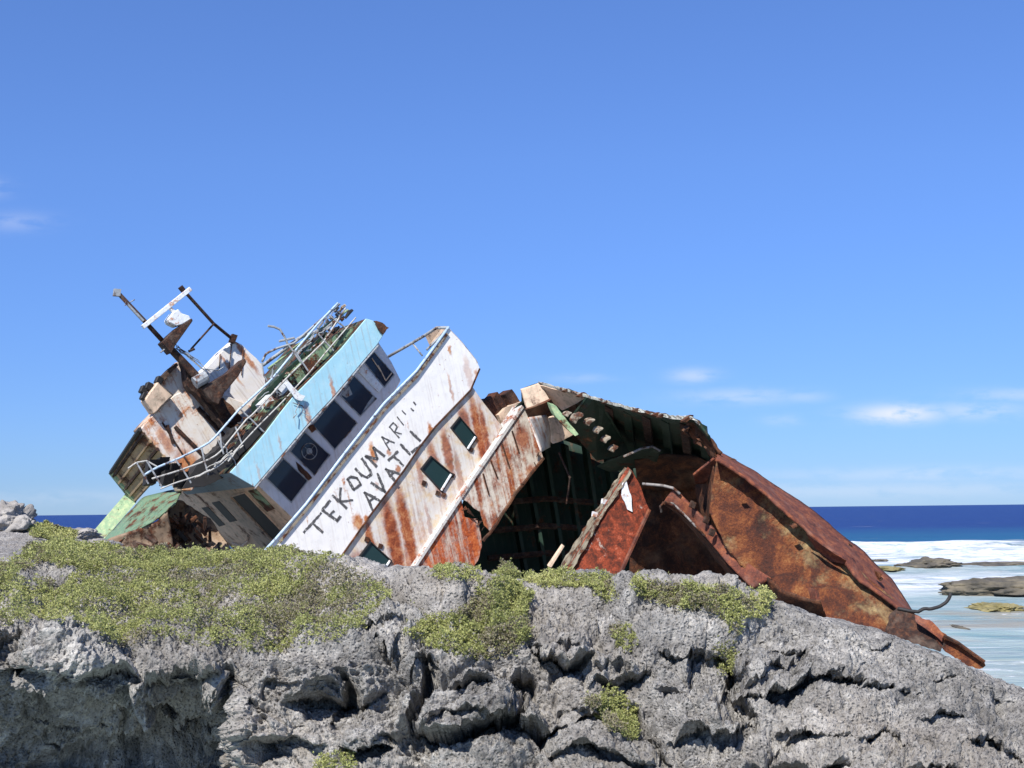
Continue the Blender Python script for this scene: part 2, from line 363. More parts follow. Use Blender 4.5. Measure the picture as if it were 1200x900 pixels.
# rock
mt, g, p = newmat('pitted_grey_limestone'); M['rock'] = mt
tc = g.n('ShaderNodeTexCoord').outputs['Object']
n1 = g.noise(tc, 1.1, 6, .6); n2 = g.noise(tc, 9, 8, .7); n3 = g.noise(tc, 45, 5, .7); n4 = g.noise(tc, .35, 3, .5)
base = g.ramp(g.math('ADD', g.math('MULTIPLY', n2, .6), g.math('MULTIPLY', n1, .4)), [(.30, (.075, .072, .067)), (.43, (.20, .191, .176)), (.54, (.36, .345, .317)), (.67, (.66, .63, .57))])
base = g.mix(g.math('MULTIPLY', g.step(n3, .50, .72), .45), base, (.085, .085, .09))
base = g.mix(g.math('MULTIPLY', g.step(n4, .48, .62), .30), base, (.42, .37, .31))
vo = g.n('ShaderNodeTexVoronoi', feature='F1'); g.l(tc, vo.inputs['Vector']); vo.inputs['Scale'].default_value = 38
base = g.mix(g.math('MULTIPLY', g.math('SUBTRACT', 1.0, g.step(vo.outputs[0], .12, .34)), .45), base, (.07, .07, .075))
att = g.n('ShaderNodeAttribute', attribute_name='pale')
base = g.mix(g.math('MULTIPLY', att.outputs[2], .5), base, (.58, .53, .46))
g.l(base, p.inputs['Base Color']); p.inputs['Roughness'].default_value = .95; p.inputs['Specular IOR Level'].default_value = .15
bh = g.math('ADD', g.math('MULTIPLY', n3, .6), g.math('MULTIPLY', g.math('MINIMUM', vo.outputs[0], .5), .9))
bump(g, p, bh, .045)
def rockmat(name, a, b, sc):
    mt, g, p = newmat(name); tc = g.n('ShaderNodeTexCoord').outputs['Object']
    n = g.noise(tc, sc, 8, .65); g.l(g.ramp(n, [(.35, a), (.65, b)]), p.inputs['Base Color']); p.inputs['Roughness'].default_value = .9
    bump(g, p, g.noise(tc, sc*3, 6, .7), .06); return mt
M['reef'] = rockmat('dark_wet_reef_rock', (.045, .042, .035), (.17, .145, .10), .8)
M['reefyellow'] = rockmat('algae_covered_reef_rock', (.14, .12, .04), (.32, .27, .12), 1.2)
M['palerock'] = rockmat('pale_weathered_limestone', (.16, .15, .14), (.42, .39, .35), 2.2)

# foliage
def leafmat(name, cols):
    mt, g, p = newmat(name)
    a = g.n('ShaderNodeAttribute', attribute_name='tone')
    g.l(g.ramp(a.outputs[2], cols), p.inputs['Base Color']); p.inputs['Roughness'].default_value = .55; p.inputs['Specular IOR Level'].default_value = .25
    tr = g.n('ShaderNodeBsdfTranslucent'); g.l(g.ramp(a.outputs[2], cols), tr.inputs[0])
    mx = g.n('ShaderNodeMixShader'); mx.inputs[0].default_value = .25; g.l(p.outputs[0], mx.inputs[1]); g.l(tr.outputs[0], mx.inputs[2])
    o = [n for n in mt.node_tree.nodes if n.type == 'OUTPUT_MATERIAL'][0]; g.l(mx.outputs[0], o.inputs[0])
    return mt
M['leaf'] = leafmat('yellow_green_foliage', [(0, (.30, .27, .21)), (.16, (.24, .21, .12)), (.24, (.18, .19, .075)), (.5, (.31, .33, .115)), (.8, (.43, .44, .16)), (1, (.53, .51, .22))])
M['stem'] = simple('dry_grey_twigs', (.17, .14, .11), .9)

# ------------------------------------------------------------------ sea
mt, g, p = newmat('sea_water'); M['sea'] = mt
tc = g.n('ShaderNodeTexCoord').outputs['Object']
sp = g.n('ShaderNodeSeparateXYZ'); g.l(tc, sp.inputs[0]); X_, Y_ = sp.outputs[0], sp.outputs[1]
n_b = g.noise(g.mapping(tc, (.022, .030, 1)), 1, 5, .6)
yw = g.math('ADD', Y_, g.math('MULTIPLY', g.math('SUBTRACT', n_b, .5), 34))
lay = g.noise(g.mapping(tc, (.09, .12, 1)), 1, 9, .7, 1.2); lay2 = g.noise(g.mapping(tc, (.34, .42, 1)), 1, 9, .74, .8)
def band(y0, y1, s0, s1):
    return g.math('MULTIPLY', g.step(yw, y0-s0, y0+s0), g.math('SUBTRACT', 1.0, g.step(yw, y1-s1, y1+s1)))
deep = g.mix(g.step(yw, 190, 330), (.012, .09, .18), (.009, .030, .145))
deep = g.mix(g.math('MULTIPLY', g.step(g.noise(g.mapping(tc, (.01, .05, 1)), 1, 5, .6), .4, .7), .5), deep, (.006, .024, .12))
shal = g.mix(g.step(lay, .38, .62), (.16, .27, .275), (.38, .45, .42))
shal = g.mix(g.math('MULTIPLY', g.step(g.noise(g.mapping(tc, (.06, .10, 1)), 1, 7, .65), .50, .62), .8), shal, (.30, .26, .18))
shal = g.mix(g.math('MULTIPLY', g.step(n_b, .45, .6), .35), shal, (.22, .27, .25))
col = g.mix(g.step(yw, 150, 162), shal, deep)
foam = g.math('MULTIPLY', band(106, 156, 8, 3.0), g.step(g.math('ADD', g.math('MULTIPLY', lay, .5), g.math('MULTIPLY', lay2, .5)), .36, .50))
foam = g.math('MAXIMUM', foam, g.math('MULTIPLY', band(74, 98, 8, 8), g.step(g.math('ADD', g.math('MULTIPLY', lay, .6), g.math('MULTIPLY', lay2, .4)), .36, .52)))
foam = g.math('MAXIMUM', foam, g.math('MULTIPLY', band(30, 78, 8, 8), g.math('MULTIPLY', g.step(lay2, .55, .66), .6)))
caps = g.noise(g.mapping(tc, (.05, .10, 1)), 1, 6, .75, .5)
foam = g.math('MAXIMUM', foam, g.math('MULTIPLY', g.step(yw, 180, 200), g.math('MULTIPLY', g.step(caps, .665, .70), .55)))
col = g.mix(foam, col, g.mix(g.step(lay2, .35, .65), (.40, .47, .52), (.74, .75, .77)))
g.l(col, p.inputs['Base Color']); g.l(g.math('ADD', g.math('MULTIPLY', foam, .4), .42), p.inputs['Roughness'])
p.inputs['Specular IOR Level'].default_value = .22
wa = g.math('ADD', g.math('MULTIPLY', g.noise(g.mapping(tc, (.12, .30, 1)), 1, 6, .65), .9), g.math('MULTIPLY', g.noise(g.mapping(tc, (1.2, 2.2, 1)), 1, 5, .6), .14))
bump(g, p, wa, 1.0, .8)
xs = np.r_[-60000, -20000, -6000, -1500, -500, np.arange(-200, 330, 2.5), 600, 1500, 6000, 20000, 60000]
ys = np.r_[-200, 0, 20, np.arange(30, 240, .8), np.arange(245, 500, 8), 800, 2000, 6000, 20000, 70000]
XX, YY = np.meshgrid(xs, ys); P2 = np.stack([XX.ravel(), YY.ravel(), np.zeros(XX.size)], 1)
near = np.clip((230-P2[:, 1])/60, 0, 1)*np.clip((P2[:, 1]-25)/30, 0, 1)*(np.abs(P2[:, 0]) < 330)
zz = fbm(P2*np.array([.05, .16, 1]), 4, 5)*.22*near
yb = P2[:, 1]+fbm(P2*np.array([.03, .01, 1]), 3, 9)*14
zz += near*fbm(P2*np.array([.45, .6, 1]), 3, 8)*.16*(np.exp(-((yb-130)/24.)**2)+np.exp(-((yb-86)/14.)**2))
zz += near*(np.exp(-((yb-152)/4.)**2)*.7*(1+.5*fbm(P2*np.array([.12, .12, 1]), 3, 3)) + np.exp(-((yb-132)/7.)**2)*.45*(1+fbm(P2*np.array([.2, .3, 1]), 4, 4)) + np.exp(-((yb-98)/5.)**2)*.22)
V_ = np.stack([XX.ravel(), YY.ravel(), zz+SEA], 1)
def grid_mesh(name, V, nx, ny, mat, smooth=True, attrs=None):
    me = bpy.data.meshes.new(name); me.vertices.add(len(V)); me.vertices.foreach_set('co', V.astype(np.float32).ravel())
    j, i = np.meshgrid(np.arange(ny-1), np.arange(nx-1), indexing='ij'); a = (j*nx+i).ravel()
    q = np.stack([a, a+1, a+nx+1, a+nx], 1).astype(np.int32); nf = len(q)
    me.loops.add(nf*4); me.loops.foreach_set('vertex_index', q.ravel())
    me.polygons.add(nf); me.polygons.foreach_set('loop_start', np.arange(0, nf*4, 4, dtype=np.int32)); me.polygons.foreach_set('loop_total', np.full(nf, 4, np.int32))
    me.materials.append(mat); me.update(calc_edges=True)
    me.polygons.foreach_set('use_smooth', np.full(nf, smooth))
    for k, a_ in (attrs or {}).items():
        at_ = me.attributes.new(k, 'FLOAT', 'POINT'); at_.data.foreach_set('value', a_.astype(np.float32))
    o = bpy.data.objects.new(name, me); COL.objects.link(o); return o
sea = grid_mesh('sea', V_, len(xs), len(ys), M['sea']); sea['kind'] = 'structure'

# ------------------------------------------------------------------ foreground cliff and shore
KX = [-200, 0, 60, 130, 250, 285, 350, 450, 530, 600, 700, 760, 830, 900, 1000, 1100, 1200, 1420]
KR = [ # (image row, distance) from below the frame, up the face, over the crest and down behind
 [(990,9.0),(880,9.3),(800,9.5),(735,9.9),(700,12),(655,17),(628,22),(616,27),(650,36),(900,50)],
 [(990,9.9),(880,10.1),(800,9.55),(738,9.9),(700,12),(655,17),(628,22),(616,27),(650,36),(900,50)],
 [(990,10.2),(885,10.5),(803,9.5),(735,9.9),(700,12),(652,17),(632,22),(622,27),(650,36),(900,50)],
 [(990,10.2),(890,10.6),(818,9.55),(768,9.9),(712,11.5),(660,16),(650,21),(642,28),(655,38),(900,50)],
 [(990,10.1),(880,10.5),(806,9.6),(762,9.9),(712,11.5),(660,15.3),(672,20),(675,30),(680,40),(900,52)],
 [(990,8.8),(880,9.2),(808,9.5),(762,9.9),(710,11.5),(658,15.2),(672,20),(677,30),(684,40),(900,52)],
 [(990,8.7),(880,9.1),(810,9.5),(762,9.9),(708,11.5),(654,15),(675,20),(680,30),(690,40),(900,52)],
 [(990,8.6),(880,9.0),(800,9.5),(745,10.0),(700,11.3),(658,14),(690,19),(690,30),(690,40),(900,52)],
 [(990,8.4),(880,8.9),(805,9.4),(748,10.0),(705,11.2),(671,13.8),(700,18),(695,30),(690,40),(900,52)],
 [(990,8.2),(880,8.8),(810,9.4),(750,10.0),(710,11.2),(674,13.6),(705,18),(695,30),(700,40),(900,52)],
 [(990,8.0),(880,8.7),(810,9.4),(750,10.1),(705,11.3),(668,13.5),(705,18),(695,30),(700,40),(900,52)],
 [(990,8.0),(880,8.7),(810,9.4),(750,10.1),(708,11.3),(680,13.5),(705,18),(695,30),(720,40),(900,52)],
 [(990,7.9),(880,8.6),(810,9.3),(755,10.1),(705,11.3),(672,13.5),(715,18),(705,30),(760,40),(900,52)],
 [(990,7.8),(880,8.5),(810,9.3),(765,10.1),(732,11.3),(700,13.2),(750,17),(760,28),(860,38),(980,50)],
 [(990,7.5),(890,8.3),(830,9.2),(785,10.1),(752,11.3),(729,13.0),(790,17),(772,28),(810,34),(980,50)],
 [(995,7.4),(900,8.2),(850,9.0),(812,10.0),(785,11.2),(762,12.8),(825,17),(790,27.5),(862,32),(990,48)],
 [(1000,7.4),(915,8.2),(875,9.0),(843,10.0),(822,11.2),(805,12.6),(865,17),(828,27),(930,31),(1000,46)],
 [(1040,7.4),(965,8.2),(935,9.0),(910,10.0),(892,11.2),(880,12.6),(980,17),(1040,24),(1040,34),(1040,46)]]
NX = 1500; seg = [60, 120, 95, 95, 120, 50, 30, 26, 16]
kx = np.array(KX, float); KRa = np.array(KR, float)
for i_, x_ in enumerate(KX):                                     # keep the face steep
    f_ = .62 if x_ <= 290 else .47
    for r_ in range(6):
        d_ = KRa[i_, r_, 1]; KRa[i_, r_, 1] = 9.5+(d_-9.5)*(f_ if d_ > 9.5 and r_ > 2 else (.62 if d_ < 9.5 else 1))
Xc = np.interp(np.linspace(0, 1, NX), [0, .05, .95, 1], [-200, -30, 1230, 1420])
ctrl = np.stack([[np.interp(Xc, kx, KRa[:, r, k]) for k in (0, 1)] for r in range(10)])   # 10,2,NX
rows = []
for r, ns in enumerate(seg):
    p0 = ctrl[max(r-1, 0)]; p1 = ctrl[r]; p2 = ctrl[r+1]; p3 = ctrl[min(r+2, 9)]
    for k in range(ns):
        t = k/ns; ten = .35
        m1_ = (p2-p0)*ten; m2_ = (p3-p1)*ten
        rows.append((2*t**3-3*t**2+1)*p1+(t**3-2*t**2+t)*m1_+(-2*t**3+3*t**2)*p2+(t**3-t**2)*m2_)
rows.append(ctrl[9]); rows = np.array(rows); NY = len(rows)
PY = rows[:, 0, :]; DD = rows[:, 1, :]; PX = np.broadcast_to(Xc, PY.shape)
# dark hollows and cracks the photograph shows: (x, y, rx, ry, angle, depth m)
wx_ = fbm(np.stack([PX.ravel()/34, PY.ravel()/34, np.zeros(PX.size)], 1), 4, 21, .6).reshape(PX.shape)*13
wy_ = fbm(np.stack([PX.ravel()/34, PY.ravel()/34, np.full(PX.size, 7.)], 1), 4, 22, .6).reshape(PX.shape)*13
dent = np.zeros_like(DD)
for (x, y, rx, ry, an, dp) in [(85,840,60,26,-8,.3),(215,825,40,44,0,.45),(5,765,24,26,0,.35),(331,804,22,6,-8,.25),(378,812,22,24,20,.22),
        (447,728,24,13,-10,.38),(407,832,16,32,15,.38),(492,800,7,44,12,.35),(455,862,40,9,-28,.30),(545,850,52,8,-4,.32),(603,838,10,30,10,.3),(607,792,17,17,0,.45),(650,750,36,9,8,.32),
        (665,826,28,9,-12,.28),(718,772,22,9,-20,.3),(848,775,26,34,0,.55),(915,775,44,13,-22,.42),(865,822,24,16,25,.42),(933,848,24,11,-5,.3),(1000,779,30,4,8,.16),(1018,853,24,5,-12,.16),
        (1035,744,14,5,10,.12),(773,886,18,8,0,.3),(800,800,30,5,15,.15),(560,760,30,10,10,.15),(300,860,10,40,10,.15),(345,850,12,12,0,.2),(1080,862,14,5,0,.12),(960,890,30,8,0,.2),(880,740,20,10,0,.18)]:
    c, s_ = math.cos(R(an)), math.sin(R(an)); wk = .55+.03*max(rx, ry); dx = PX+wx_*wk-x; dy = PY+wy_*wk-y
    q = np.sqrt(((dx*c+dy*s_)/rx)**2+((-dx*s_+dy*c)/ry)**2)
    dp = dp*(.55 if min(rx, ry) < 14 else .9)
    k = np.clip((1.3-q)/.65, 0, 1); dent = np.maximum(dent, .85*dp*k*k*(3-2*k))
for pl, A in [([(-40,790),(30,782),(90,796),(150,780),(215,798),(262,780)],.16),([(480,842),(500,858),(530,862),(570,855),(602,842),(625,825)],.30),([(596,856),(650,838),(690,826),(722,806),(740,800)],.24),
       ([(618,738),(636,760),(665,770),(700,760)],.26),([(868,806),(905,796),(938,786),(958,766),(990,776),(1022,786)],.26),([(918,846),(950,836),(985,850),(1010,860),(1042,846)],.22),([(330,818),(372,806),(420,812),(448,792)],.18),
       ([(1075,836),(1110,824),(1150,826),(1185,838)],.12),([(870,872),(915,884),(960,876),(1000,882)],.18),([(1050,892),(1095,884),(1140,890)],.12),([(630,876),(690,868),(740,884),(775,880)],.20),([(285,872),(330,858),(388,872)],.16),
       ([(395,872),(430,880),(455,868),(480,846)],.24),([(690,792),(720,786),(745,764),(770,756)],.18),([(430,735),(455,742),(475,722)],.22),([(780,846),(820,836),(862,842),(890,830)],.20),([(1000,800),(1045,790),(1090,798)],.10),([(1120,866),(1165,858),(1215,868)],.12),
       ([(520,805),(560,796),(585,806)],.14),([(1025,745),(1050,750),(1062,744)],.10),([(1085,782),(1112,790),(1135,788)],.08),([(760,735),(800,742),(838,736)],.14),([(905,742),(940,748),(965,742)],.12)]:
    pl = np.array(pl, float); X2 = PX+wx_*.6; yl = np.interp(X2, pl[:, 0], pl[:, 1])+wy_*.6
    win = np.clip((X2-pl[0, 0])/22, 0, 1)*np.clip((pl[-1, 0]-X2)/22, 0, 1); dy = yl-PY
    over = np.where(dy > 0, np.clip(dy/3, 0, 1)*np.exp(-(dy/34)**2), 0); under = np.where(dy <= 0, np.exp(-(dy/15)**2), 0)
    dent += win*A*(1.1*under - .75*over)
for pl, A in [([(500,765),(506,790),(498,815),(484,842)],.32),([(266,772),(262,820),(272,860),(266,910)],.30),([(742,800),(758,845),(782,892)],.24),([(612,795),(618,815),(606,845)],.26),([(840,750),(858,775),(850,812),(868,838)],.34),([(395,775),(405,800),(398,832)],.22),
              ([(136,800),(150,850),(145,905)],.14),([(930,845),(905,870),(880,900)],.16),([(1035,848),(1060,868),(1058,895)],.14),([(560,690),(552,720)],.1),([(690,700),(700,730),(694,760)],.18)]:
    pl = np.array(pl, float); xl = np.interp(PY+wy_*.6, pl[:, 1], pl[:, 0])+wx_*.7; win = np.clip((PY-pl[0, 1])/12, 0, 1)*np.clip((pl[-1, 1]-PY)/12, 0, 1)
    dent += win*A*(np.exp(-((PX-xl)/6.)**2) - .35*np.exp(-((PX-xl+22)/14.)**2))
DD2 = DD+dent
base_dir = (Fw[:, None, None]*FPX + Rt[:, None, None]*(PX-600) - Up[:, None, None]*(PY-450))/FPX
P0 = (base_dir*DD).transpose(1, 2, 0); P = (base_dir*DD2).transpose(1, 2, 0)
du = np.gradient(P0, axis=1); dv = np.gradient(P0, axis=0); N = np.cross(du, dv); N /= np.linalg.norm(N, axis=2, keepdims=True)+1e-9
P = P.reshape(-1, 3); N = N.reshape(-1, 3)
if (N[len(N)//3] @ Fw) > 0: N = -N
dist = P@Fw; sc = np.clip(dist/11, .8, 2.5)
Q = P+np.stack([fbm(P*1.3, 3, 31), fbm(P*1.3, 3, 32), fbm(P*1.3, 3, 33)], 1)*.22
f1, f2, cid = worley(Q*np.array([1.15, .8, 1.7]), 40)
e1 = np.clip((f2-f1)/.16, 0, 1)
f1b, f2b, cidb = worley(Q*np.array([3.3, 3.0, 4.4])+3, 50)
e2 = np.clip((f2b-f1b)/.2, 0, 1)
Q3 = Q+.05*np.stack([vnoise(P*6, 3), vnoise(P*6, 4), vnoise(P*6, 5)], 1)
g1, _, _ = worley(Q3*9.0, 60)
g2, _, _ = worley((P+.02*vnoise(P*15, 8)[:, None])*21.0, 70)
g3, _, _ = worley(Q3*4.6+5, 65)
hard = np.clip(fbm(P*.8, 2, 77)*2.5+.75, .2, 1); calm = 1-.55*np.clip((P[:, 0]-1.0)/1.2, 0, 1)
pillow = np.sqrt(np.clip((f2-f1)/.55, 0, 1)); pillow2 = np.sqrt(np.clip((f2b-f1b)/.5, 0, 1))
g4, _, _ = worley((P+.01*vnoise(P*30, 9)[:, None])*42.0, 71)
disp = fbm(P*.9, 3, 1)*.10 + (cid-.5)*.16*e1 + (pillow-.8)*.27*(.5+.5*hard)
disp += ((cidb-.5)*.05*e2 + (pillow2-.8)*.10)*hard
rg = 1-np.abs(fbm(P*4.2, 4, 12, .6)); disp -= (rg-.8)*.12
pit = np.clip(fbm(P*2.2, 3, 81)*1.8+.75, .25, 1)
disp += (-np.clip(1-g3/.42, 0, 1)**.8*.09 - np.clip(1-g1/.55, 0, 1)*.085)*pit*(.5+.5*calm) - np.clip(1-g2/.58, 0, 1)*.060*pit - np.clip(1-g4/.62, 0, 1)*.026 + fbm(P*16, 3, 14, .6)*.030
disp += fbm(P*45, 2, 15)*.007
disp *= 1-.22*np.clip((P[:, 0]-1.3)/1.0, 0, 1)
rowi = np.repeat(np.arange(NY), NX); crest = sum(seg[:5])
fall = np.where(rowi > crest-60, np.clip(1-(rowi-(crest-60))/60*.7, .3, 1), 1)
P = P+N*(disp*fall)[:, None]
px_, py_ = proj(P)
pale = np.zeros(len(P))
for (x, y, rx, ry) in [(410,668,70,16),(820,678,70,14),(60,655,80,14),(30,620,50,25),(330,655,60,8),(900,700,40,12),(520,690,40,10)]:
    pale = np.maximum(pale, np.clip(1.2-np.sqrt(((px_-x)/rx)**2+((py_-y)/ry)**2), 0, 1))
pale *= np.clip(.6+fbm(P*3, 3, 5)*1.2, 0, 1)
cliff = grid_mesh('rocky_ground', P, NX, NY, M['rock'], attrs={'pale': pale}); cliff['kind'] = 'structure'

# ------------------------------------------------------------------ loose boulders and reef rocks
def boulder(name, px, py, d, size, mat, seed, label, cat, group=None, rotz=0, amp=.28, sub=6, fq=1.9):
    bm = bmesh.new(); bmesh.ops.create_icosphere(bm, subdivisions=sub, radius=1)
    V = np.array([v.co[:] for v in bm.verts]); 
    f1, f2, c = worley(V*fq+seed, seed)
    dd = 1+fbm(V*1.3+seed, 3, seed)*amp*1.4+(c-.5)*amp*np.clip((f2-f1)/.2, 0, 1)+fbm(V*5+seed, 4, seed+3, .6)*amp*.5 - (1-np.clip((f2-f1)/.12, 0, 1))*amp*.25
    dd -= np.clip(.45-worley(V*6.5+seed, seed+9)[0], 0, 1)*amp*.35
    V = V*dd[:, None]*np.array(size)
    for v, q in zip(bm.verts, V): v.co = q
    for f in bm.faces: f.smooth = sub > 4
    me = bpy.data.meshes.new(name); bm.to_mesh(me); bm.free(); me.materials.append(mat)
    o = bpy.data.objects.new(name, me); COL.objects.link(o); o.location = at(px, py, d); o.rotation_euler = (0, 0, rotz)
    return tag(o, label, cat, group)
boulder('boulder', 6, 618, 24.5, (.55, .6, .42), M['palerock'], 3, 'big pale pitted boulder at the far left edge, highest rock against the sky', 'boulder')
boulder('boulder', 34, 640, 22.5, (.45, .5, .12), M['palerock'], 8, 'low flat pale boulder just in front of the tall one at the left edge', 'boulder')
boulder('boulder', -18, 660, 19, (.55, .6, .2), M['palerock'], 12, 'pale boulder cut by the left picture edge above the shrubs', 'boulder')
boulder('boulder', 88, 628, 27, (.42, .5, .14), M['palerock'], 5, 'low grey boulder beside the green deck edge of the wreck', 'boulder')
boulder('boulder', 120, 640, 25, (.3, .4, .12), M['palerock'], 15, 'small boulder touching the lower corner of the green deck', 'boulder')
def seaz(py, px=1100):   # distance at which a sea-level point is seen in image row py
    r = ray(px, py); return SEA/r[2]*FPX
def reef(px, py, wpx, hpx, mat, seed, label, dm=1.5):
    d = seaz(py, px); s = d/FPX
    o = boulder('reef_rock', px, py-hpx*.35, d, (wpx*s, dm*wpx*s*.5+1.0, hpx*s*.8), mat, seed, label, 'rock', None, 0, .30, 5, 2.3); return o
reef(1088, 666, 34, 9, M['reef'], 23, 'brown reef rock in the white surf, nearest the wreck')
reef(1170, 664, 50, 5, M['reef'], 25, 'long flat dark reef rock in the surf at the right edge')
reef(1036, 668, 24, 4, M['reefyellow'], 27, 'low yellowish reef rock close behind the rusty bow plating')
reef(1030, 659, 10, 3, M['reef'], 28, 'tiny dark rock in the surf beside the rusty bow plating')
reef(1176, 697, 66, 16, M['reef'], 31, 'large dark flat-topped reef slab in the shallows at the right edge', .9)
reef(1167, 715, 28, 8, M['reefyellow'], 33, 'yellow algae covered rock in front of the dark reef slab')
reef(1125, 737, 6, 3, M['reef'], 35, 'small lone dark stone in the shallow water')

# ------------------------------------------------------------------ THE WRECK
ship = bpy.data.objects.new('shipwreck', None); COL.objects.link(ship); ship.matrix_world = SM
tag(ship, 'white and pale blue ship lying heeled over behind the rocks, with bridge windows and mast', 'shipwreck')
def plate(name, poly, w, mat, depth=.03, parent=None, r=0, seg=7, skip=(), bevel=0.004):
    pl = rough(poly, r, seg, skip) if r else poly
    mb = MB(); mb.prism([W(x, y, w) for x, y in pl], (0, 0, -depth)); return mb.build(name, mat, parent or ship, bevel=bevel)
def loft(name, A, Bc, mat, n=40, m_=14, amp=.05, fq=1.2, solid=.03, parent=None, seed=0, smooth=True, edge=0.0):
    A = resample(A, n); Bc = resample(Bc, n); V = []
    for j in range(m_):
        t = j/(m_-1); C = A*(1-t)+Bc*t
        V += [D(*c) for c in C]
    V = np.array(V); 
    a = V.reshape(m_, n, 3); du = np.gradient(a, axis=1); dv = np.gradient(a, axis=0); N = np.cross(du, dv); N /= np.linalg.norm(N, axis=2, keepdims=True)+1e-9
    nz = fbm(V*fq+seed, 4, 90+seed); V = V+N.reshape(-1, 3)*(nz*amp)[:, None]
    if edge:
        e = fbm(V*6+seed, 3, 5)*edge
        V = V.reshape(m_, n, 3); d0 = (V[-1]-V[-2]); V[-1] += d0/np.linalg.norm(d0, axis=1, keepdims=True)*e.reshape(m_, n)[-1][:, None]; V = V.reshape(-1, 3)
    F = [[j*n+i, j*n+i+1, (j+1)*n+i+1, (j+1)*n+i] for j in range(m_-1) for i in range(n-1)]
    return obj(name, V, F, mat, parent or ship, smooth=smooth, solid=solid)

# --- lettered front bulwark
bul_poly = [(300, 662), (306, 652), (322, 634), (358.5, 592.7), (408, 528), (450, 475), (488, 437), (526, 385), (542, 402), (557, 421), (562, 430), (560, 440), (551.5, 457), (510, 500), (493, 522), (473, 551.5), (434, 603.5), (404, 646), (385, 672)]
bulwark = plate('front_bulwark', bul_poly, 0, M['white'], .05)
mb = MB(); mb.tube([W(x, y, .02) for x, y in [(304, 652), (322, 633), (358.5, 591), (383, 559), (408, 526), (450, 473), (488, 435), (526, 383)]], .036, 8)
mb.build('rail_pipe', M['bluepipe'], bulwark, smooth=True)
mb = MB()                                           # strip under the pipe, its dark colour paints in the pipe's shadow
mb.prism([W(x, y, .05) for x, y in [(327, 634), (358.5, 596), (408, 532), (450, 479), (487, 441), (524, 390), (526, 391.5), (489, 443), (451.5, 481.5), (409.5, 534.5), (360, 598.5), (329, 636)]], (0, 0, -.05))
mb.build('pipe_shadow_strip', M['clip'], bulwark)
mb = MB()                                           # flange along the lower edge
edge = [(562, 432), (551.5, 457), (510, 500), (493, 522), (473, 551.5), (434, 603.5), (404, 646), (390, 666)]
for a, b in zip(edge[:-1], edge[1:]): mb.tube([W(*a, -.01), W(*b, -.01)], .03, 6)
mb.build('lower_flange', M['rust'], bulwark)
mb = MB()                                           # bulwark returns aft round the upper corner
c0 = [W(526, 385, 0), W(557, 421, 0), W(562, 431, 0)]
mb.prism([W(526, 385, -.02), W(542, 402, -.02), W(557, 421, -.02), W(560, 426, -.02), W(558, 423, -.3), W(520, 382, -.6), W(498, 393, -1.5), W(503, 404, -1.5)], (.02, -.02, -.02))
mb.build('corner_plate', M['tan'], bulwark)
mb = MB(); mb.tube([W(525, 384, -.03), W(512, 384, -.5), W(498, 393, -1.2), W(476, 406, -1.8), W(455, 418, -2.4)], .04, 7)
mb.tube([W(484, 403, -1.6), W(495, 417, -1.4)], .025, 6); mb.tube([W(500, 410, -.2), W(525, 385, -.2)], .03, 6)
mb.build('side_rail', M['metal'], bulwark, smooth=True)

# lettering, traced strokes of faded paint
def z4(x, y): return (300+x*.2167, 480+y*.2167)
strokes = [[(258,664),(352,560)],[(304,614),(360,664)],
 [(400,493),(358,543),(440,603),(456,578)],[(398,572),(420,548)],
 [(414,464),(489,535)],[(458,424),(452,500),(522,490)],
 [(494,376),(512,362),(546,370),(566,406),(528,434),(494,376)],
 [(538,318),(575,358),(600,368),(622,352),(616,328),(572,264)],
 [(652,308),(592,250),(656,268),(634,204),(694,252)],
 [(722,218),(680,148),(746,180)],[(700,186),(722,168)],
 [(772,152),(722,94),(742,72),(764,92),(748,122)],[(748,120),(784,132)],
 [(764,40),(796,82)],[(790,6),(808,24)],[(838,-6),(850,6)],[(852,-40),(862,-28)],
 [(634,548),(586,448),(668,494)],[(612,498),(644,470)],
 [(622,396),(698,446),(656,346)],
 [(762,402),(700,322),(776,348)],[(722,362),(746,340)],
 [(716,276),(766,226)],[(742,252),(796,302)],
 [(782,188),(832,244)],[(834,118),(888,168)],[(842,232),(868,208),(900,190)]]
groups = [[0, 1], [2, 3], [4, 5], [6], [7], [8], [9, 10], [11, 12], [13, 14], [15], [16], [17, 18], [19], [20, 21], [22, 23], [24], [25], [26]]
for gi in groups:
    mb = MB()
    for k in gi:
        s_ = strokes[k]; wd = .038 if k not in (9, 10, 11, 12, 13, 14, 15, 16) else .022
        pts = [W(*z4(*q), .0) for q in s_]
        for a, b in zip(pts[:-1], pts[1:]):
            n = max(2, int(np.linalg.norm(b-a)/.05)); t = (b-a)/np.linalg.norm(b-a); nn = np.array([-t[1], t[0], 0])
            a = a-t*.014; b = b+t*.014; zo = .004+.0012*k % .004
            L_ = [a+(b-a)*i/n+nn*wd*random.uniform(.55, 1.15)+np.array([0, 0, zo]) for i in range(n+1)]; R_ = [a+(b-a)*i/n-nn*wd*random.uniform(.55, 1.15)+np.array([0, 0, zo]) for i in range(n+1)]
            mb.add(L_+R_, [[i, i+1, n+2+i, n+1+i] for i in range(n)])
    mb.build('letter', M['letter'], bulwark)

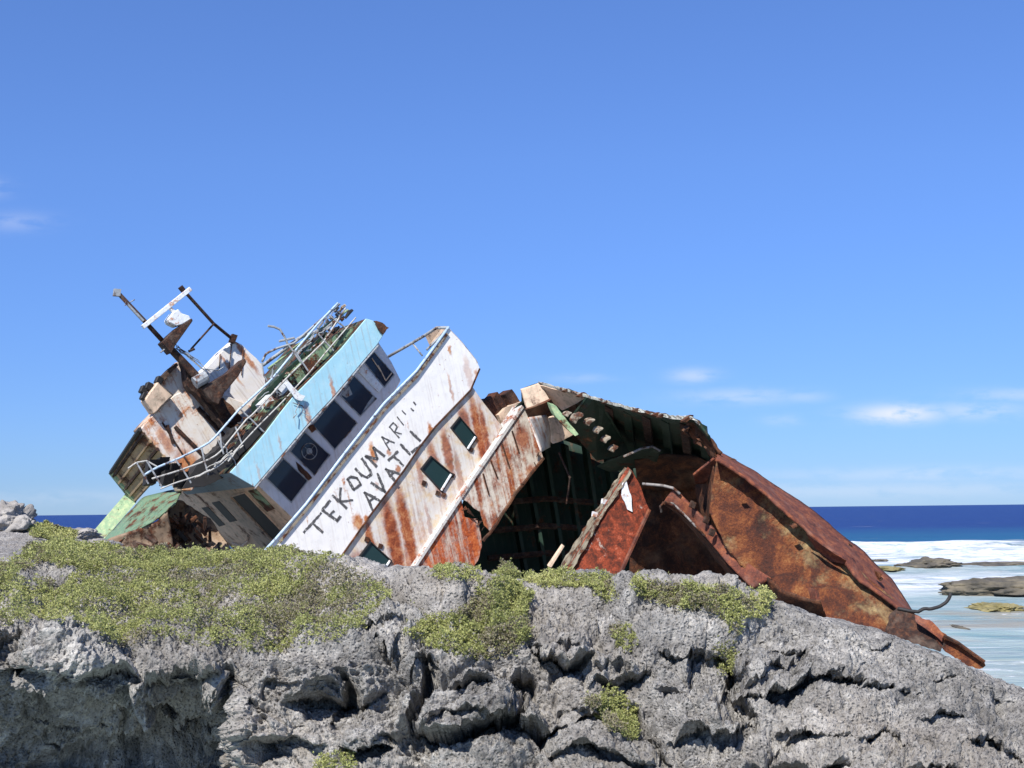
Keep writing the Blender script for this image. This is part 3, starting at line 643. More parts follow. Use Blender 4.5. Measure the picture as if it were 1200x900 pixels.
# --- rust-streaked deckhouse with square windows
dh_poly = [(553, 452), (567, 472), (589, 500), (560, 550), (487, 668), (470, 690), (370, 690), (404, 646), (473, 551), (510, 500)]
mb = MB(); mb.prism([W(x, y, -.055) for x, y in dh_poly], (0, 0, -5.2))
deckhouse = mb.build('deckhouse', M['orange'], ship, bevel=.01)
def window(parent, quad, w, glass, fr, fmat, name='window', th=.05, lip=None, proud=.03):
    q = [np.array(W(x, y, w)) for x, y in quad]; c = sum(q)/4
    mb = MB(); mb.prism([p_+np.array([0, 0, .004]) for p_ in q], (0, 0, -.01)); gl = mb.build(name, glass, parent)
    mb = MB(); qo = [c+(p_-c)*(1+fr/np.linalg.norm(p_-c)) for p_ in q]
    for i in range(4):
        j = (i+1) % 4; z = np.array([0, 0, proud]); mb.prism([q[i]+z, q[j]+z, qo[j]+z, qo[i]+z], (0, 0, -proud-.005))
    mb.build('window_frame', fmat, parent); return gl
for i, q in enumerate([[(529, 502), (538.5, 490), (557, 512), (548, 526)], [(494, 550), (505, 536), (528.6, 556), (517, 575)], [(422, 652), (434, 636), (457, 657), (446, 674)]]):
    window(deckhouse, q, -.055, M['glass2'], .045, M['black'] if i else M['black'], proud=.05)
    a, b = W(*q[2], -.01), W(*q[3], -.01); mb = MB(); mb.tube([a, b], .03, 6); mb.build('window_sill', M['whitepipe'], deckhouse)
mb = MB()                                           # rust scabs and bolts below the windows
for (x, y) in [(552, 527), (513, 578), (520, 580), (430, 632), (497, 566), (446, 640), (530, 557)]:
    q = W(x, y, -.04); mb.box(q, (.05, .02, 0), (-.02, .05, 0), (0, 0, .02))
mb.build('bracket', M['rust'], deckhouse)

# --- lower bulwark, stringer rail and torn plating
mb = MB(); mb.prism([W(x, y, .16) for x, y in [(612, 474), (615, 477), (558, 560), (488, 666), (485, 664), (555, 557)]], (0, 0, -.5))
mb.build('deck_edge_stringer', M['clip2'], ship, bevel=.01)
lb_poly = [(614, 478), (619, 489), (626, 508), (634, 528), (637, 537)]
lb2 = [(604, 578), (588, 603), (574, 625), (566, 610), (558, 596), (543, 583), (536, 590)]
lb = plate('lower_bulwark', lb_poly + rough([(637, 537), (604, 578), (588, 603), (574, 622)], 1.6, 5, (3,))[1:] + [(568, 616), (563, 600), (556, 596), (548, 588), (541, 585)], .12, M['orange2'], .04, r=0)
plate('torn_lower_plate', [(541, 586), (523, 611), (490, 662), (480, 680), (548, 680), (562, 652), (565, 640), (563, 622), (559, 608), (545, 606)], .10, M['rustred2'], .04, r=.8, seg=5, skip=(0, 1, 2))
mb = MB()
pts = [(637, 537), (620, 558), (604, 578), (588, 603), (574, 625), (566, 634)]
for a, b in zip(pts[:-1], pts[1:]): mb.tube([W(*a, .12), W((a[0]+b[0])/2+random.uniform(-1, 1), (a[1]+b[1])/2, .14), W(*b, .12)], .045, 6)
mb.build('torn_edge', M['rust'], lb)
mb = MB()                                           # bits hanging from the tears
for (x, y, a) in [(545, 597, 4), (552, 600, 6), (560, 607, 5), (563, 615, 6), (567, 622, 5), (631, 532, 4), (628, 545, 4), (612, 565, 3)]:
    pl = [(x+random.uniform(-a, a), y+random.uniform(-a, a)) for _ in range(3)]; mb.prism([W(p_[0], p_[1], .15+random.uniform(0, .1)) for p_ in pl], (0, 0, -.03))
mb.build('scrap', M['rust'], lb)
mb = MB()
for a, b in [((575, 540), (583, 560)), ((588, 520), (597, 548)), ((600, 505), (608, 530)), ((566, 555), (573, 580))]:
    mb.tube([W(*a, .13), W(*b, .13)], .022, 5)
mb.build('stiffener', M['rust'], lb)
loft('curved_plate', [(619, 489, 33.3), (626, 508, 33.3), (634, 530, 33.2)], [(640, 486, 34.6), (645, 505, 34.8), (644, 524, 34.7)], M['cream'], 12, 8, .03, seed=3)
# dark winch and hatch boards on the skyline between house and hull
for (q) in [[(566, 472), (572, 466), (581, 467), (597, 490), (590, 500)], [(577, 466), (583, 459), (586, 463), (600, 483), (594, 491)], [(592, 462), (600, 456), (609, 470), (612, 474), (604, 484)]]:
    plate('hatch_board', q, -.6, M['rust'], .5, r=.5, seg=4)
plate('hatch_end', [(584, 486), (592, 478), (612, 470), (614, 478), (592, 505)], -.45, M['tan'], .3, r=.5, seg=5)

# --- wheelhouse with sloping row of windows
wh_poly = [(298, 566), (334, 525), (391, 462), (443, 400), (459, 424), (470, 446), (440, 500), (385, 600)]
mb = MB(); WF = -1.55
wl = [W(x, y, WF) for x, y in wh_poly]; wl.append(wl[0]+np.array([0, -2.6, 0])); mb.prism(wl, (0, 0, -7.4), 0, 1)
wheelhouse = mb.build('wheelhouse', [M['grey'], M['tan']], ship, bevel=.02)
wins = [[(313.4, 561), (332, 538), (359.6, 563.4), (341, 588)], [(340.7, 529), (357, 507), (385.6, 533), (368, 556)], [(367, 498), (391, 469), (417.5, 496), (392, 526)],
        [(400, 464.5), (414.5, 441), (440, 467), (422, 487)], [(427, 424.5), (438, 413), (461, 439), (450, 453)]]
for i, q in enumerate(wins):
    gl = window(wheelhouse, q, WF, M['glass'], .035, M['metal'], th=.03, proud=.025)
    if i == 1:
        c = W(362, 529, WF)+np.array([0, 0, .03]); mb = MB()
        for rr, th in ((.20, .010), (.06, .02)):
            ring = [c+np.array([math.cos(t)*rr, math.sin(t)*rr, 0]) for t in np.linspace(0, 2*math.pi, 29)]; mb.tube(ring, th, 5)
        mb.tube([c+np.array([0, 0, -.02]), c+np.array([0, 0, .03])], .035, 8)
        for a in (0, 1.57, 3.14, 4.71): mb.tube([c, c+np.array([math.cos(a)*.2, math.sin(a)*.2, 0])], .005, 4)
        mb.build('clear_view_screen', M['metal'], gl)
    if i == 3:
        mb = MB()
        for pl in ([(401, 463), (409, 452), (413, 462), (406, 466)], [(431, 472), (437, 464), (440, 467), (424, 484)]): mb.prism([W(x, y, WF+.012) for x, y in pl], (0, 0, -.004))
        mb.build('broken_pane', M['metal'], gl)
    if i == 4:
        mb = MB()
        for a, b in [((443, 428), (452, 446)), ((452, 446), (459, 437)), ((436, 420), (447, 436))]: mb.tube([W(*a, WF+.02), W(*b, WF+.02)], .015, 5)
        mb.build('broken_frame', M['tan'], gl)
plate('frame_reflection_plate', [(425, 428), (449, 453), (444, 460), (420, 435)], WF+.05, M['whitepipe'], .04, wheelhouse)  # white plate painted in as the sunlit reflection on the window frame
mb = MB()
for pl in ([(347, 541), (353, 546), (366, 560), (362, 563), (350, 551)], [(360, 500), (367, 497), (371, 503), (366, 507)], [(392, 460), (400, 450), (404, 455), (396, 464)]):
    mb.prism([W(x, y, WF+.045) for x, y in rough(pl, .5, 4)], (0, 0, -.03))
mb.build('rust_patch', M['rust'], wheelhouse)
# the side facing down to the left, in shade
u0 = W(298, 566, WF)[0]
def sideplate(name, quad, mat, du_=-.03, parent=wheelhouse, uu=None):
    mb = MB(); mb.prism([U(x, y, (uu if uu is not None else u0)-.004) for x, y in quad], (du_, 0, 0)); return mb.build(name, mat, parent)
sideplate('side_door', [(271.5, 581), (286, 577), (330, 623), (320, 632)], M['black'], -.006)
mb = MB()
for a, b in [((270, 582), (319, 633)), ((287, 577), (331, 623)), ((270, 582), (287, 577))]: mb.tube([U(*a, u0-.02), U(*b, u0-.02)], .025, 5)
mb.build('door_frame', M['tan'], wheelhouse)
sideplate('side_window', [(290.5, 575), (300, 573), (322, 596), (313, 600)], M['deckgreen'], -.006)
sideplate('side_window', [(236, 595), (244, 594), (264, 615), (257, 617)], M['black'], -.006)
sideplate('side_window', [(248, 589), (257, 587), (278, 610), (269.5, 612)], M['black'], -.006)
mb = MB(); mb.tube([U(212, 604, u0-.05), U(266, 652, u0-.05)], .07, 6); mb.tube([U(225, 600, u0-.05), U(285, 652, u0-.05)], .03, 6); mb.tube([U(205, 606, u0-.1), U(262, 658, u0-.1)], .04, 6)
mb.tube([U(272, 636, u0-.04), U(283, 640, u0-.05), U(291, 634, u0-.05), U(290, 628, u0-.03)], .025, 5)
mb.build('side_pipe', M['tan'], wheelhouse)

# --- roof: pale blue fascia, deck on top
fa_poly = [(269, 554), (290, 531), (310, 508), (328, 484), (344, 464), (372, 436), (400, 408), (429, 373), (441, 377), (454, 385), (443, 403), (425, 424), (391, 465), (360, 498), (334, 529), (298, 571)]
mb = MB(); fr = [W(x, y, -.82) for x, y in fa_poly]; mb.prism(fr, (0, 0, -5.6), 0, 1)
bm_idx = len(fa_poly)
mb.m = [0, 1] + [2]*(7) + [0]*3 + [3]*5 + [4]
roof = mb.build('bridge_roof', [M['blue'], M['tan'], M['darkdeck'], M['grey'], M['shadeblue']], ship, bevel=.015)
mb = MB()                                           # stains, seams and loose bits on the fascia
mb.tube([W(298, 573, -.80), W(334, 531, -.80), W(360, 500, -.8), (W(391, 467, -.8)), W(425, 426, -.8), W(443, 405, -.8)], .022, 5)
mb.build('drip_rail', M['metal'], roof)
plate('torn_flap', [(333, 450), (338, 447), (352, 462), (358, 464), (354, 470), (346, 467)], -.70, M['whitepipe'], .04, roof, r=.6, seg=4)
plate('torn_flap', [(438, 376), (448, 378), (456, 384), (449, 392), (443, 385)], -.74, M['rust'], .04, roof, r=.8, seg=3)
mb = MB()
def cl_(a, b, n=9, s=2.5, w0=-.8, w1=-.7):
    out = []
    for i in range(n):
        t = i/(n-1); out.append(W(a[0]+(b[0]-a[0])*t+random.uniform(-s, s), a[1]+(b[1]-a[1])*t+random.uniform(-s, s), w0+(w1-w0)*t+random.uniform(-.05, .05)))
    return out
mb.tube(cl_((345, 470), (362, 488), 8, 3), .012, 4); mb.tube(cl_((352, 462), (345, 492), 7, 3), .012, 4); mb.tube(cl_((276, 545), (262, 520), 6, 2), .012, 4)
mb.build('loose_wire', M['metal'], roof)
# clutter on the roof deck
def deckpt(x, y, w=-2.): return W(x, y, w)
mb = MB(); mg = MB(); mdk = MB()
for i in range(130):
    t = random.random(); x = 262+t*150; y = 545-t*172
    off = random.uniform(2, 20); x -= off*.75; y -= off*.55; ww = -1.0-off*.07+random.uniform(-.2, .3)
    a = random.choice([(5, -5.5), (4, -4), (-3, -3), (8, -9), (2, 5)]); k = random.uniform(.5, 1.3)
    q0 = W(x, y, ww); q1 = W(x+a[0]*k, y+a[1]*k, ww+random.uniform(-.2, .2)); q2 = W(x+a[0]*k*.6-random.uniform(1, 4), y+a[1]*k*.6+random.uniform(-2, 3), ww+.1)
    tgt = random.choice([mb, mb, mg, mdk, mdk, mdk]); tgt.prism([q0, q1, q2], (.02, .05, -.05))
mb.build('deck_debris', M['rust'], roof); mg.build('deck_debris', M['clip'], roof); mdk.build('deck_debris', M['black'], roof)
mb = MB(); mb.prism([W(x, y, -1.1) for x, y in rough([(276, 540), (296, 522), (331, 487), (352, 470), (345, 462), (318, 470), (296, 496), (270, 525)], 1.5, 6)], (0, 0, -.3)); mb.build('deck_locker', M['deckgreen'], roof)
mb = MB(); mb.prism([W(x, y, -1.15) for x, y in rough([(345, 450), (362, 444), (390, 420), (402, 404), (428, 374), (420, 380), (395, 392), (380, 402), (355, 425), (338, 440)], 1.2, 6)], (0, 0, -.35)); mb.build('deck_locker', M['deckgreen'], roof)
mb = MB(); mb.prism([W(x, y, -1.6) for x, y in rough([(300, 470), (318, 452), (345, 424), (372, 398), (384, 388), (380, 396), (356, 420), (330, 446), (312, 470), (300, 482)], 1.6, 5)], (0, 0, -.3)); mb.build('deck_locker', M['darkgreen'], roof)
mb = MB(); mb.prism([W(x, y, -1.3) for x, y in [(304, 474), (316, 462), (322, 470), (310, 482)]], (0, 0, -.35)); mb.prism([W(x, y, -1.25) for x, y in [(326, 455), (336, 444), (342, 452), (331, 463)]], (0, 0, -.3)); mb.build('lamp_housing', M['whitepipe'], roof)

plate('deck_shade_plate', [(243, 560), (268, 548), (290, 526), (312, 503), (330, 484), (322, 478), (300, 497), (272, 524), (246, 548)], -1.02, M['black'], .1, roof, r=1.2, seg=5)  # black plate paints in the shade on the deck along the fascia edge
plate('recess_shade_plate', [(214, 572), (240, 570), (262, 560), (280, 540), (312, 505), (304, 492), (278, 500), (255, 525), (232, 543)], -1.7, M['black'], .5, roof, r=1, seg=5)  # black plate stands in for the shadow on the deck behind the rails
# --- railings of the bridge roof
def rail(pts, w0, w1, r, mat, name='rail'):
    P_ = resample(pts, max(10, len(pts)*4)); n = len(P_)
    mb = MB(); mb.tube([W(x, y, w0+(w1-w0)*i/(n-1)) for i, (x, y) in enumerate(P_)], r, 7); return mb.build(name, mat, ship, smooth=True)
rail([(169, 557), (176, 552), (186, 547), (212, 536), (236, 524), (246, 518), (254, 510), (280, 480), (317, 446), (345, 412), (372, 380), (396, 355)], -1.0, -1.0, .027, M['bluepipe'])
rail([(178, 561), (205, 553), (236, 542), (248, 537), (257, 531), (290, 490), (296, 486), (338, 441), (379, 401), (405, 361)], -.95, -.95, .022, M['creampipe'])
rail([(188, 573), (205, 566), (221, 561), (242, 554), (258, 545), (276, 528), (301, 501), (330, 472), (364, 435), (381, 414), (417, 372)], -.9, -.9, .018, M['creampipe'])
rail([(307, 424), (312, 414), (325, 408), (345, 402), (372, 378), (398, 356)], -1.7, -1.5, .03, M['metal'])
rail([(308, 428), (330, 412), (352, 395), (381, 385), (400, 370)], -1.9, -1.6, .045, M['metal'])
rail([(314, 432), (330, 420), (352, 402), (378, 384), (408, 363)], -1.8, -1.6, .03, M['palegreen'])
rail([(150, 549), (160, 542), (172, 540), (186, 548)], -1.2, -1.1, .02, M['creampipe'])
for a, b in [((281, 479), (310, 507)), ((370, 388), (391, 411)), ((385, 369), (406, 385)), ((338, 404), (352, 424)), ((236, 524), (244, 556)), ((205, 538), (224, 566)), ((160, 542), (174, 567)), ((172, 540), (190, 571)), ((258, 508), (262, 532)), ((276, 500), (284, 521)), ((345, 410), (362, 436))]:
    mb = MB(); mb.tube([W(*a, -.98), W((a[0]+b[0])/2+random.uniform(-1, 1), (a[1]+b[1])/2, -.94), W(*b, -.92)], .021, 6); mb.build('rail_post', M['metal'], ship)
for a, m2 in [([(314, 382), (321, 383), (328, 386), (333, 394), (337, 403)], .03), ([(307, 425), (309, 440), (313, 446)], .02), ([(327, 400), (345, 396)], .03), ([(255, 515), (262, 530)], .015)]:
    mb = MB(); mb.tube([W(x, y, -1.7) for x, y in a], m2, 6); mb.build('bent_bracket', M['metal'], ship)
mb = MB()
for k in range(7):
    x = random.uniform(225, 270); y = 575-(x-205)*.62+random.uniform(-6, 6); mb.tube(cl_((x, y), (x+random.uniform(10, 22), y-random.uniform(6, 18)), 4, .7, -.9, -.85), random.uniform(.012, .026), 5)
mb.build('tangled_pipes', M['creampipe'], ship)
mb = MB()
for k in range(16):
    x = random.uniform(300, 395); y = 470-(x-300)*1.05+random.uniform(-10, 6); mb.tube(cl_((x, y), (x+random.uniform(6, 14), y-random.uniform(6, 16)), 4, 1.2, -1.4, -1.3), random.uniform(.012, .03), 5)
mb.build('tangled_pipes', M['metal'], ship)

# --- upper house behind the rails, funnel casing, side wing
uh_poly = [(164, 503), (172, 494), (181, 485), (186, 480), (204, 463), (229, 452), (262, 462), (300, 478), (285, 500), (258, 530), (225, 575), (214, 575), (197, 541), (180, 521)]
mb = MB(); mb.prism([W(x, y, -3.0) for x, y in uh_poly], (0, 0, -.7), 0, 1); uh = mb.build('upper_house', [M['cream'], M['tan']], ship, bevel=.02)
mb = MB(); mb.prism([W(x, y, -3.02) for x, y in [(185, 446), (208, 424), (216, 430), (229, 455), (232, 464), (222, 473), (204, 463)]], (0, 0, -.25)); mb.build('upper_house_screen', M['cream'], ship)
mb = MB(); mb.prism([W(x, y, -2.7) for x, y in rough([(170, 468), (185, 447), (203, 464), (181, 485)], .6, 5)], (0, 0, -.5)); mb.build('vent_box', M['tan'], ship, bevel=.03)
mb = MB()
for (x, y) in [(168, 457), (169, 465), (174, 453), (186, 446)]: mb.box(W(x, y, -2.9), (.09, .03, 0), (-.03, .08, .02), (0, 0, .12))
mb.build('fender_scrap', M['black'], ship, bevel=.02)
fu_poly = [(232, 440), (246, 426), (258, 413), (274, 399), (284, 404), (293, 413), (301, 420), (308, 428), (311, 441), (312, 455), (304, 466), (292, 480), (270, 500), (245, 480)]
mb = MB(); mb.prism([W(x, y, -3.2) for x, y in fu_poly], (0, 0, -.5), 0, 0); fun = mb.build('funnel_casing', M['funnel'], ship, bevel=.02)
mb = MB()
for a, b in [((272, 400), (268, 436)), ((258, 415), (257, 432)), ((285, 408), (283, 440))]: mb.tube([W(*a, -3.17), W(*b, -3.17)], .012, 4)
mb.build('seam', M['rust'], fun)
mb = MB()
for (a, b, r_) in [((205, 500), (245, 540), .05), ((232, 478), (262, 510), .06), ((190, 495), (222, 545), .025), ((242, 470), (282, 505), .08), ((203, 520), (196, 498), .04)]: mb.tube([W(*a, -2.96), W(*b, -2.96)], r_, 6)
mb.build('wall_pipe', M['darkrust'], uh)
for pl, mm in [([(176, 496), (186, 489), (214, 521), (222, 545), (212, 552), (196, 530)], 'rustred'), ([(248, 470), (262, 466), (284, 490), (276, 503), (262, 498)], 'rust'), ([(232, 466), (246, 462), (268, 492), (262, 505)], 'tan')]:
    plate('rust_patch', pl, -2.975, M[mm] if mm != 'rustred' else M['cream'], .02, uh, r=1.2, seg=5)
# wing side in shade, ribs along it
A_, B_, C_, D_ = W(164, 503, -3.0), W(199, 543, -2.95), W(158, 588, -6.3), W(130, 554, -6.3)
mb = MB(); mb.prism([A_, B_, C_, D_], (.03, .03, -.05)); wing = mb.build('bridge_wing', M['wingbrown'], ship)
for t in (.12, .35, .58, .80, .97):
    mb = MB(); a = A_+(B_-A_)*t; b = D_+(C_-D_)*t; mb.tube([a, b], .05, 5); mb.build('rib', M['darkrust'] if t in (.12, .58) else M['wingbrown'], wing)
mb = MB(); mb.tube([D_, A_], .06, 5); mb.build('rib', M['black'], wing)
mb = MB(); mb.prism([W(130, 554, -6.2), W(135, 553, -6.1), W(161, 584, -6.1), W(158, 589, -6.2)], (0, 0, -.3)); mb.build('wing_edge', M['palegreen'], wing)
mb = MB()
for (x, y) in [(178, 548), (186, 555), (196, 560), (204, 552), (190, 545), (212, 562), (176, 560)]:
    mb.box(W(x, y, -1.6+random.uniform(-.4, .1)), (.13, .1, .05), (-.1, .1, .08), (.03, 0, .1))
mb.build('broken_fitting', M['black'], ship)

# --- mast with radar
MW = -2.2
mast_pts = [(262, 484), (250, 466), (238, 450), (221, 431), (202, 411), (191, 400), (170, 377), (154, 360), (139, 344)]
n = len(mast_pts); mb = MB()
mb.tube([W(x, y, MW) for x, y in mast_pts[:6]], .13, 10, 0, .65); mb.tube([W(x, y, MW) for x, y in mast_pts[5:]], .06, 8, 0, .9)
mast = mb.build('mast', M['darkrust'], ship, smooth=True)
mb = MB(); mb.box(W(137, 343, MW), (.07, .05, 0), (-.05, .06, 0), (0, 0, .06)); mb.tube([W(147, 354, MW+.09), W(168, 376, MW+.09)], .035, 6); mb.tube([W(146, 358, MW), W(158, 351, MW)], .012, 4); mb.tube([W(188, 413, MW), W(197, 406, MW)], .02, 5); mb.build('mast_cap', M['metal'], mast)
mb = MB(); a, b = W(168, 383, MW+.12), W(224, 338, MW+.12); t = (b-a)/np.linalg.norm(b-a); nn = np.array([-t[1], t[0], 0])*.055
mb.prism([a-nn, b-nn, b+nn, a+nn], (0, 0, -.12)); mb.build('radar_scanner', M['whitepipe'], mast, bevel=.01)
mb = MB(); mb.prism([W(x, y, MW+.2) for x, y in [(197, 374), (203, 366), (209, 362), (213, 367), (222, 370), (224, 374), (214, 380), (207, 382), (199, 378)]], (0, 0, -.4)); mb.tube([W(207, 369, MW+.05), W(198, 360, MW+.06)], .05, 8); mb.build('radar_housing', M['whitepipe'], mast, bevel=.04)
mb = MB(); mb.prism([W(x, y, MW+.22) for x, y in [(190, 401), (199, 392), (208, 384), (225, 373), (226, 376), (216, 390), (206, 404), (201, 414)]], (0, 0, -.44)); mb.build('radar_platform', M['darkrust'], mast, bevel=.01)
mb = MB(); mb.prism([W(x, y, MW+.25) for x, y in [(236, 455), (252, 446), (269, 436), (287, 420), (289, 424), (280, 440), (271, 451), (263, 460), (256, 474), (248, 470)]], (0, 0, -.5)); mb.build('mast_bracket', M['darkrust'], mast, bevel=.01)
mb = MB(); mb.prism([W(x, y, MW-.15) for x, y in rough([(214, 424), (224, 428), (236, 440), (262, 470), (275, 492), (262, 500), (238, 470), (220, 452)], 1.2, 6)], (0, 0, -.4)); mb.build('mast_foot', M['darkrust'], mast)
mb = MB(); mb.tube([W(228, 449, MW+.2), W(242, 441, MW+.2)], .15, 12); mb.build('searchlight', M['metal'], mast, smooth=False)
mb = MB(); mb.tube([W(211, 336, MW-.3), W(215, 341, MW-.3)], .07, 7); mb.tube([W(213, 338, MW-.3), W(250, 379, MW-.6), W(273, 398, MW-.9)], .042, 7); mb.box(W(273, 397, MW-.9), (.1, .04, 0), (-.03, .06, 0), (0, 0, .08)); mb.build('signal_pole', M['darkrust'], mast)
mb = MB(); mb.tube([W(251, 379, MW-.5), W(224, 409, MW-.1)], .025, 6); mb.tube([W(228, 409, MW), W(221, 412, MW)], .035, 5); mb.build('brace', M['darkrust'], mast)
mb = MB(); mb.tube([W(208, 405, MW+.1), W(220, 418, MW), W(236, 432, MW+.1), W(256, 434, MW), W(262, 430, MW)], .012, 4); mb.tube([W(206, 408, MW), W(224, 420, MW), W(246, 440, MW)], .014, 4)
for k in range(5): mb.tube(cl_((205+k*3, 404+k*2), (226+k*5, 424+k*3), 6, 2, MW+.05, MW), .01, 4)
mb.build('loose_wire', M['metal'], mast)
mb = MB(); mb.prism([W(x, y, MW-.6) for x, y in rough([(189, 441), (200, 431), (207, 425), (209, 428), (199, 438), (192, 446)], .8, 4)], (0, 0, -.3)); mb.build('stay_plate', M['darkrust'], mast)

# --- lower green deck at the left and torn bulwark round it
gd = MB(); gd.prism([W(x, y, ww) for x, y, ww in [(96, 642, -6.5), (149, 580, -6.5), (160, 588, -6.2), (109, 648, -6.2)]], (.03, .05, -.05)); gdk = gd.build('green_bulwark', M['palegreen'], ship)
loft('lower_deck', [(110, 648, 35.8), (150, 600, 36.4), (168, 583, 36.6), (215, 572, 36.0)], [(118, 650, 34.8), (150, 628, 34.8), (180, 612, 34.6), (205, 590, 34.4)], M['deckgreen2'], 30, 10, .05, seed=4)
loft('lower_deck_side', [(104, 648, 35.2), (130, 630, 34.9), (160, 620, 34.8), (184, 611, 34.6), (196, 598, 34.5)], [(118, 662, 34.9), (140, 662, 34.9), (165, 664, 34.9), (190, 660, 34.9), (205, 650, 34.9)], M['oldtan'], 40, 12, .14, 2.4, .05, seed=5)
loft('wreckage_wall', [(190, 588, 36.4), (215, 588, 36.4), (246, 606, 36.2)], [(180, 670, 35.2), (230, 675, 35.2), (300, 690, 35.2)], M['oldtan'], 40, 30, .25, 2.0, .05, seed=6)
for k in range(26):
    pass
mb = MB(); mr = MB(); mt_ = MB()
for k in range(60):
    x = random.uniform(186, 258); y = random.uniform(592, 652)
    if (x-186)*.55 > y-575: continue
    s_ = random.uniform(6, 16); a = random.choice([.75, .8, 2.4, 1.5]); dx, dy = math.cos(a)*s_, math.sin(a)*s_
    tgt = random.choice([mb, mr, mt_]); d = random.uniform(34.6, 35.6)
    tgt.prism([D(x, y, d), D(x+dx, y+dy, d+.1), D(x+dx-dy*.3, y+dy+dx*.3, d+.1), D(x-dy*.2, y+dx*.2, d)], (.02, .02, -.05))
mb.build('torn_framing', M['darkrust'], ship); mr.build('torn_framing', M['black'], ship); mt_.build('torn_framing', M['rust'], ship)
mb = MB()
for k in range(9):
    x = random.uniform(112, 180); y = 655-(x-112)*.45; mb.tube([D(x, y, 34.4), D(x+random.uniform(6, 22), y+random.uniform(2, 16), 34.3)], random.uniform(.03, .07), 5)
mb.build('bent_frame', M['darkrust'], ship)
plate('roof_edge_plate', [(205, 583), (217, 592), (191, 600), (182, 596)], -4.6, M['deckgreen'], .1, r=.6, seg=5)

# --- open hold: deck-edge side plating, bulkheads (dark inside)
nearE = [(611, 457, 35.2), (632, 450, 35.2), (660, 457, 34.2), (688, 465, 33.4), (740, 480, 32.0), (792, 491, 31.0), (815, 491, 30.6), (831, 512, 30.5)]
farE = [(612, 505, 40), (640, 508, 40), (665, 515, 40), (690, 525, 40), (735, 545, 40), (785, 565, 40), (815, 575, 40), (850, 590, 40)]
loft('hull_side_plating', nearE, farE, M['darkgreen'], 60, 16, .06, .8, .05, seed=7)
mb = MB(); ne = resample(nearE, 40)
jit = [(random.uniform(-.7, .5), random.uniform(.2, 1.5)) for _ in range(60)]
for i, (a, b) in enumerate(zip(ne[4:-4], ne[5:-3])):
    (t0, k0), (t1, k1) = jit[i], jit[i+1]
    mb.prism([D(a[0], a[1]-.9+t0, a[2]-.1), D((a[0]+b[0])/2, (a[1]+b[1])/2-.6+random.uniform(-.9, .5), a[2]-.1), D(b[0], b[1]-.9+t1, b[2]-.1), D(b[0], b[1]+k1, b[2]-.1), D(a[0], a[1]+k0, a[2]-.1)], (.04, .06, -.12))
mb.build('gunwale', M['gunw'], ship)
mb = MB()
for k in range(9):
    t = random.uniform(0.2, .95); i = int(t*39); a = ne[i]; mb.box(D(a[0], a[1]-.4, a[2]-.1), (random.uniform(.05, .14), -.03, 0), (-.02, random.uniform(.02, .05), 0), (0, 0, .06))
mb.build('gunwale_rust', M['rust'], ship)
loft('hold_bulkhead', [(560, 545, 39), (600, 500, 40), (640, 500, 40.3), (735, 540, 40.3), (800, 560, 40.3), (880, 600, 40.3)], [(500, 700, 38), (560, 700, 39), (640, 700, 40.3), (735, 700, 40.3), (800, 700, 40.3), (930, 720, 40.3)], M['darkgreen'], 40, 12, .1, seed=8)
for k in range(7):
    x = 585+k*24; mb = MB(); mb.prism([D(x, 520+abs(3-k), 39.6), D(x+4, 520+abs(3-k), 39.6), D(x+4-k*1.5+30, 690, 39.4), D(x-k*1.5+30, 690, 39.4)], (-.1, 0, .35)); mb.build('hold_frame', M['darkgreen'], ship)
for k in range(3):
    mb = MB(); mb.tube([D(572, 590+k*32, 38.6), D(640, 584+k*32, 39.2), D(735, 592+k*30, 39.3)], .09, 5); mb.build('stringer', M['darkrust'], ship)
fr0 = resample(nearE, 22); fr1 = resample(farE, 22)
for k in range(3, 21, 2):                                        # frames under the side plating
    A0 = D(fr0[k][0], fr0[k][1]+5, fr0[k][2]+.25); A1 = D(fr1[k][0], fr1[k][1]-1, fr1[k][2]-.5); mb = MB(); mb.prism([A0, A1, A1+np.array([.08, -.22, 0]), A0+np.array([.08, -.22, 0])], (.09, .02, 0)); mb.build('side_frame', M['darkrust'] if k % 4 == 1 else M['darkgreen'], ship)
for (pts, rr) in [([(655, 530, 35.5), (668, 560, 35.4), (664, 590, 35.6)], .03)]:
    mb = MB(); mb.tube([D(*q) for q in pts], rr, 5); mb.build('hanging_pipe', M['darkrust'], ship)
loft('inner_bulkhead', [(744, 540, 34.5), (780, 532, 34.6), (815, 533, 34.4), (838, 545, 34)], [(748, 575, 36), (780, 575, 36), (812, 572, 36), (850, 590, 35.5)], M['rust'], 24, 10, .08, seed=9)
loft('inner_bulkhead', [(744, 570, 36.5), (790, 565, 36.5), (835, 575, 35.5), (850, 590, 34)], [(735, 700, 37), (790, 700, 37), (850, 700, 36), (885, 690, 34)], M['rust'], 24, 14, .12, seed=10)
loft('sun_block_plate', [(566, 492, 37), (580, 488, 37), (596, 486, 36.8), (608, 474, 36.4), (620, 462, 35.8)], [(550, 570, 40), (575, 550, 40), (600, 530, 40), (630, 520, 40.3), (660, 515, 40.3)], M['darkgreen'], 30, 10, .04, seed=33)  # added plate, closes the gap beside the house to keep sun out of the hold
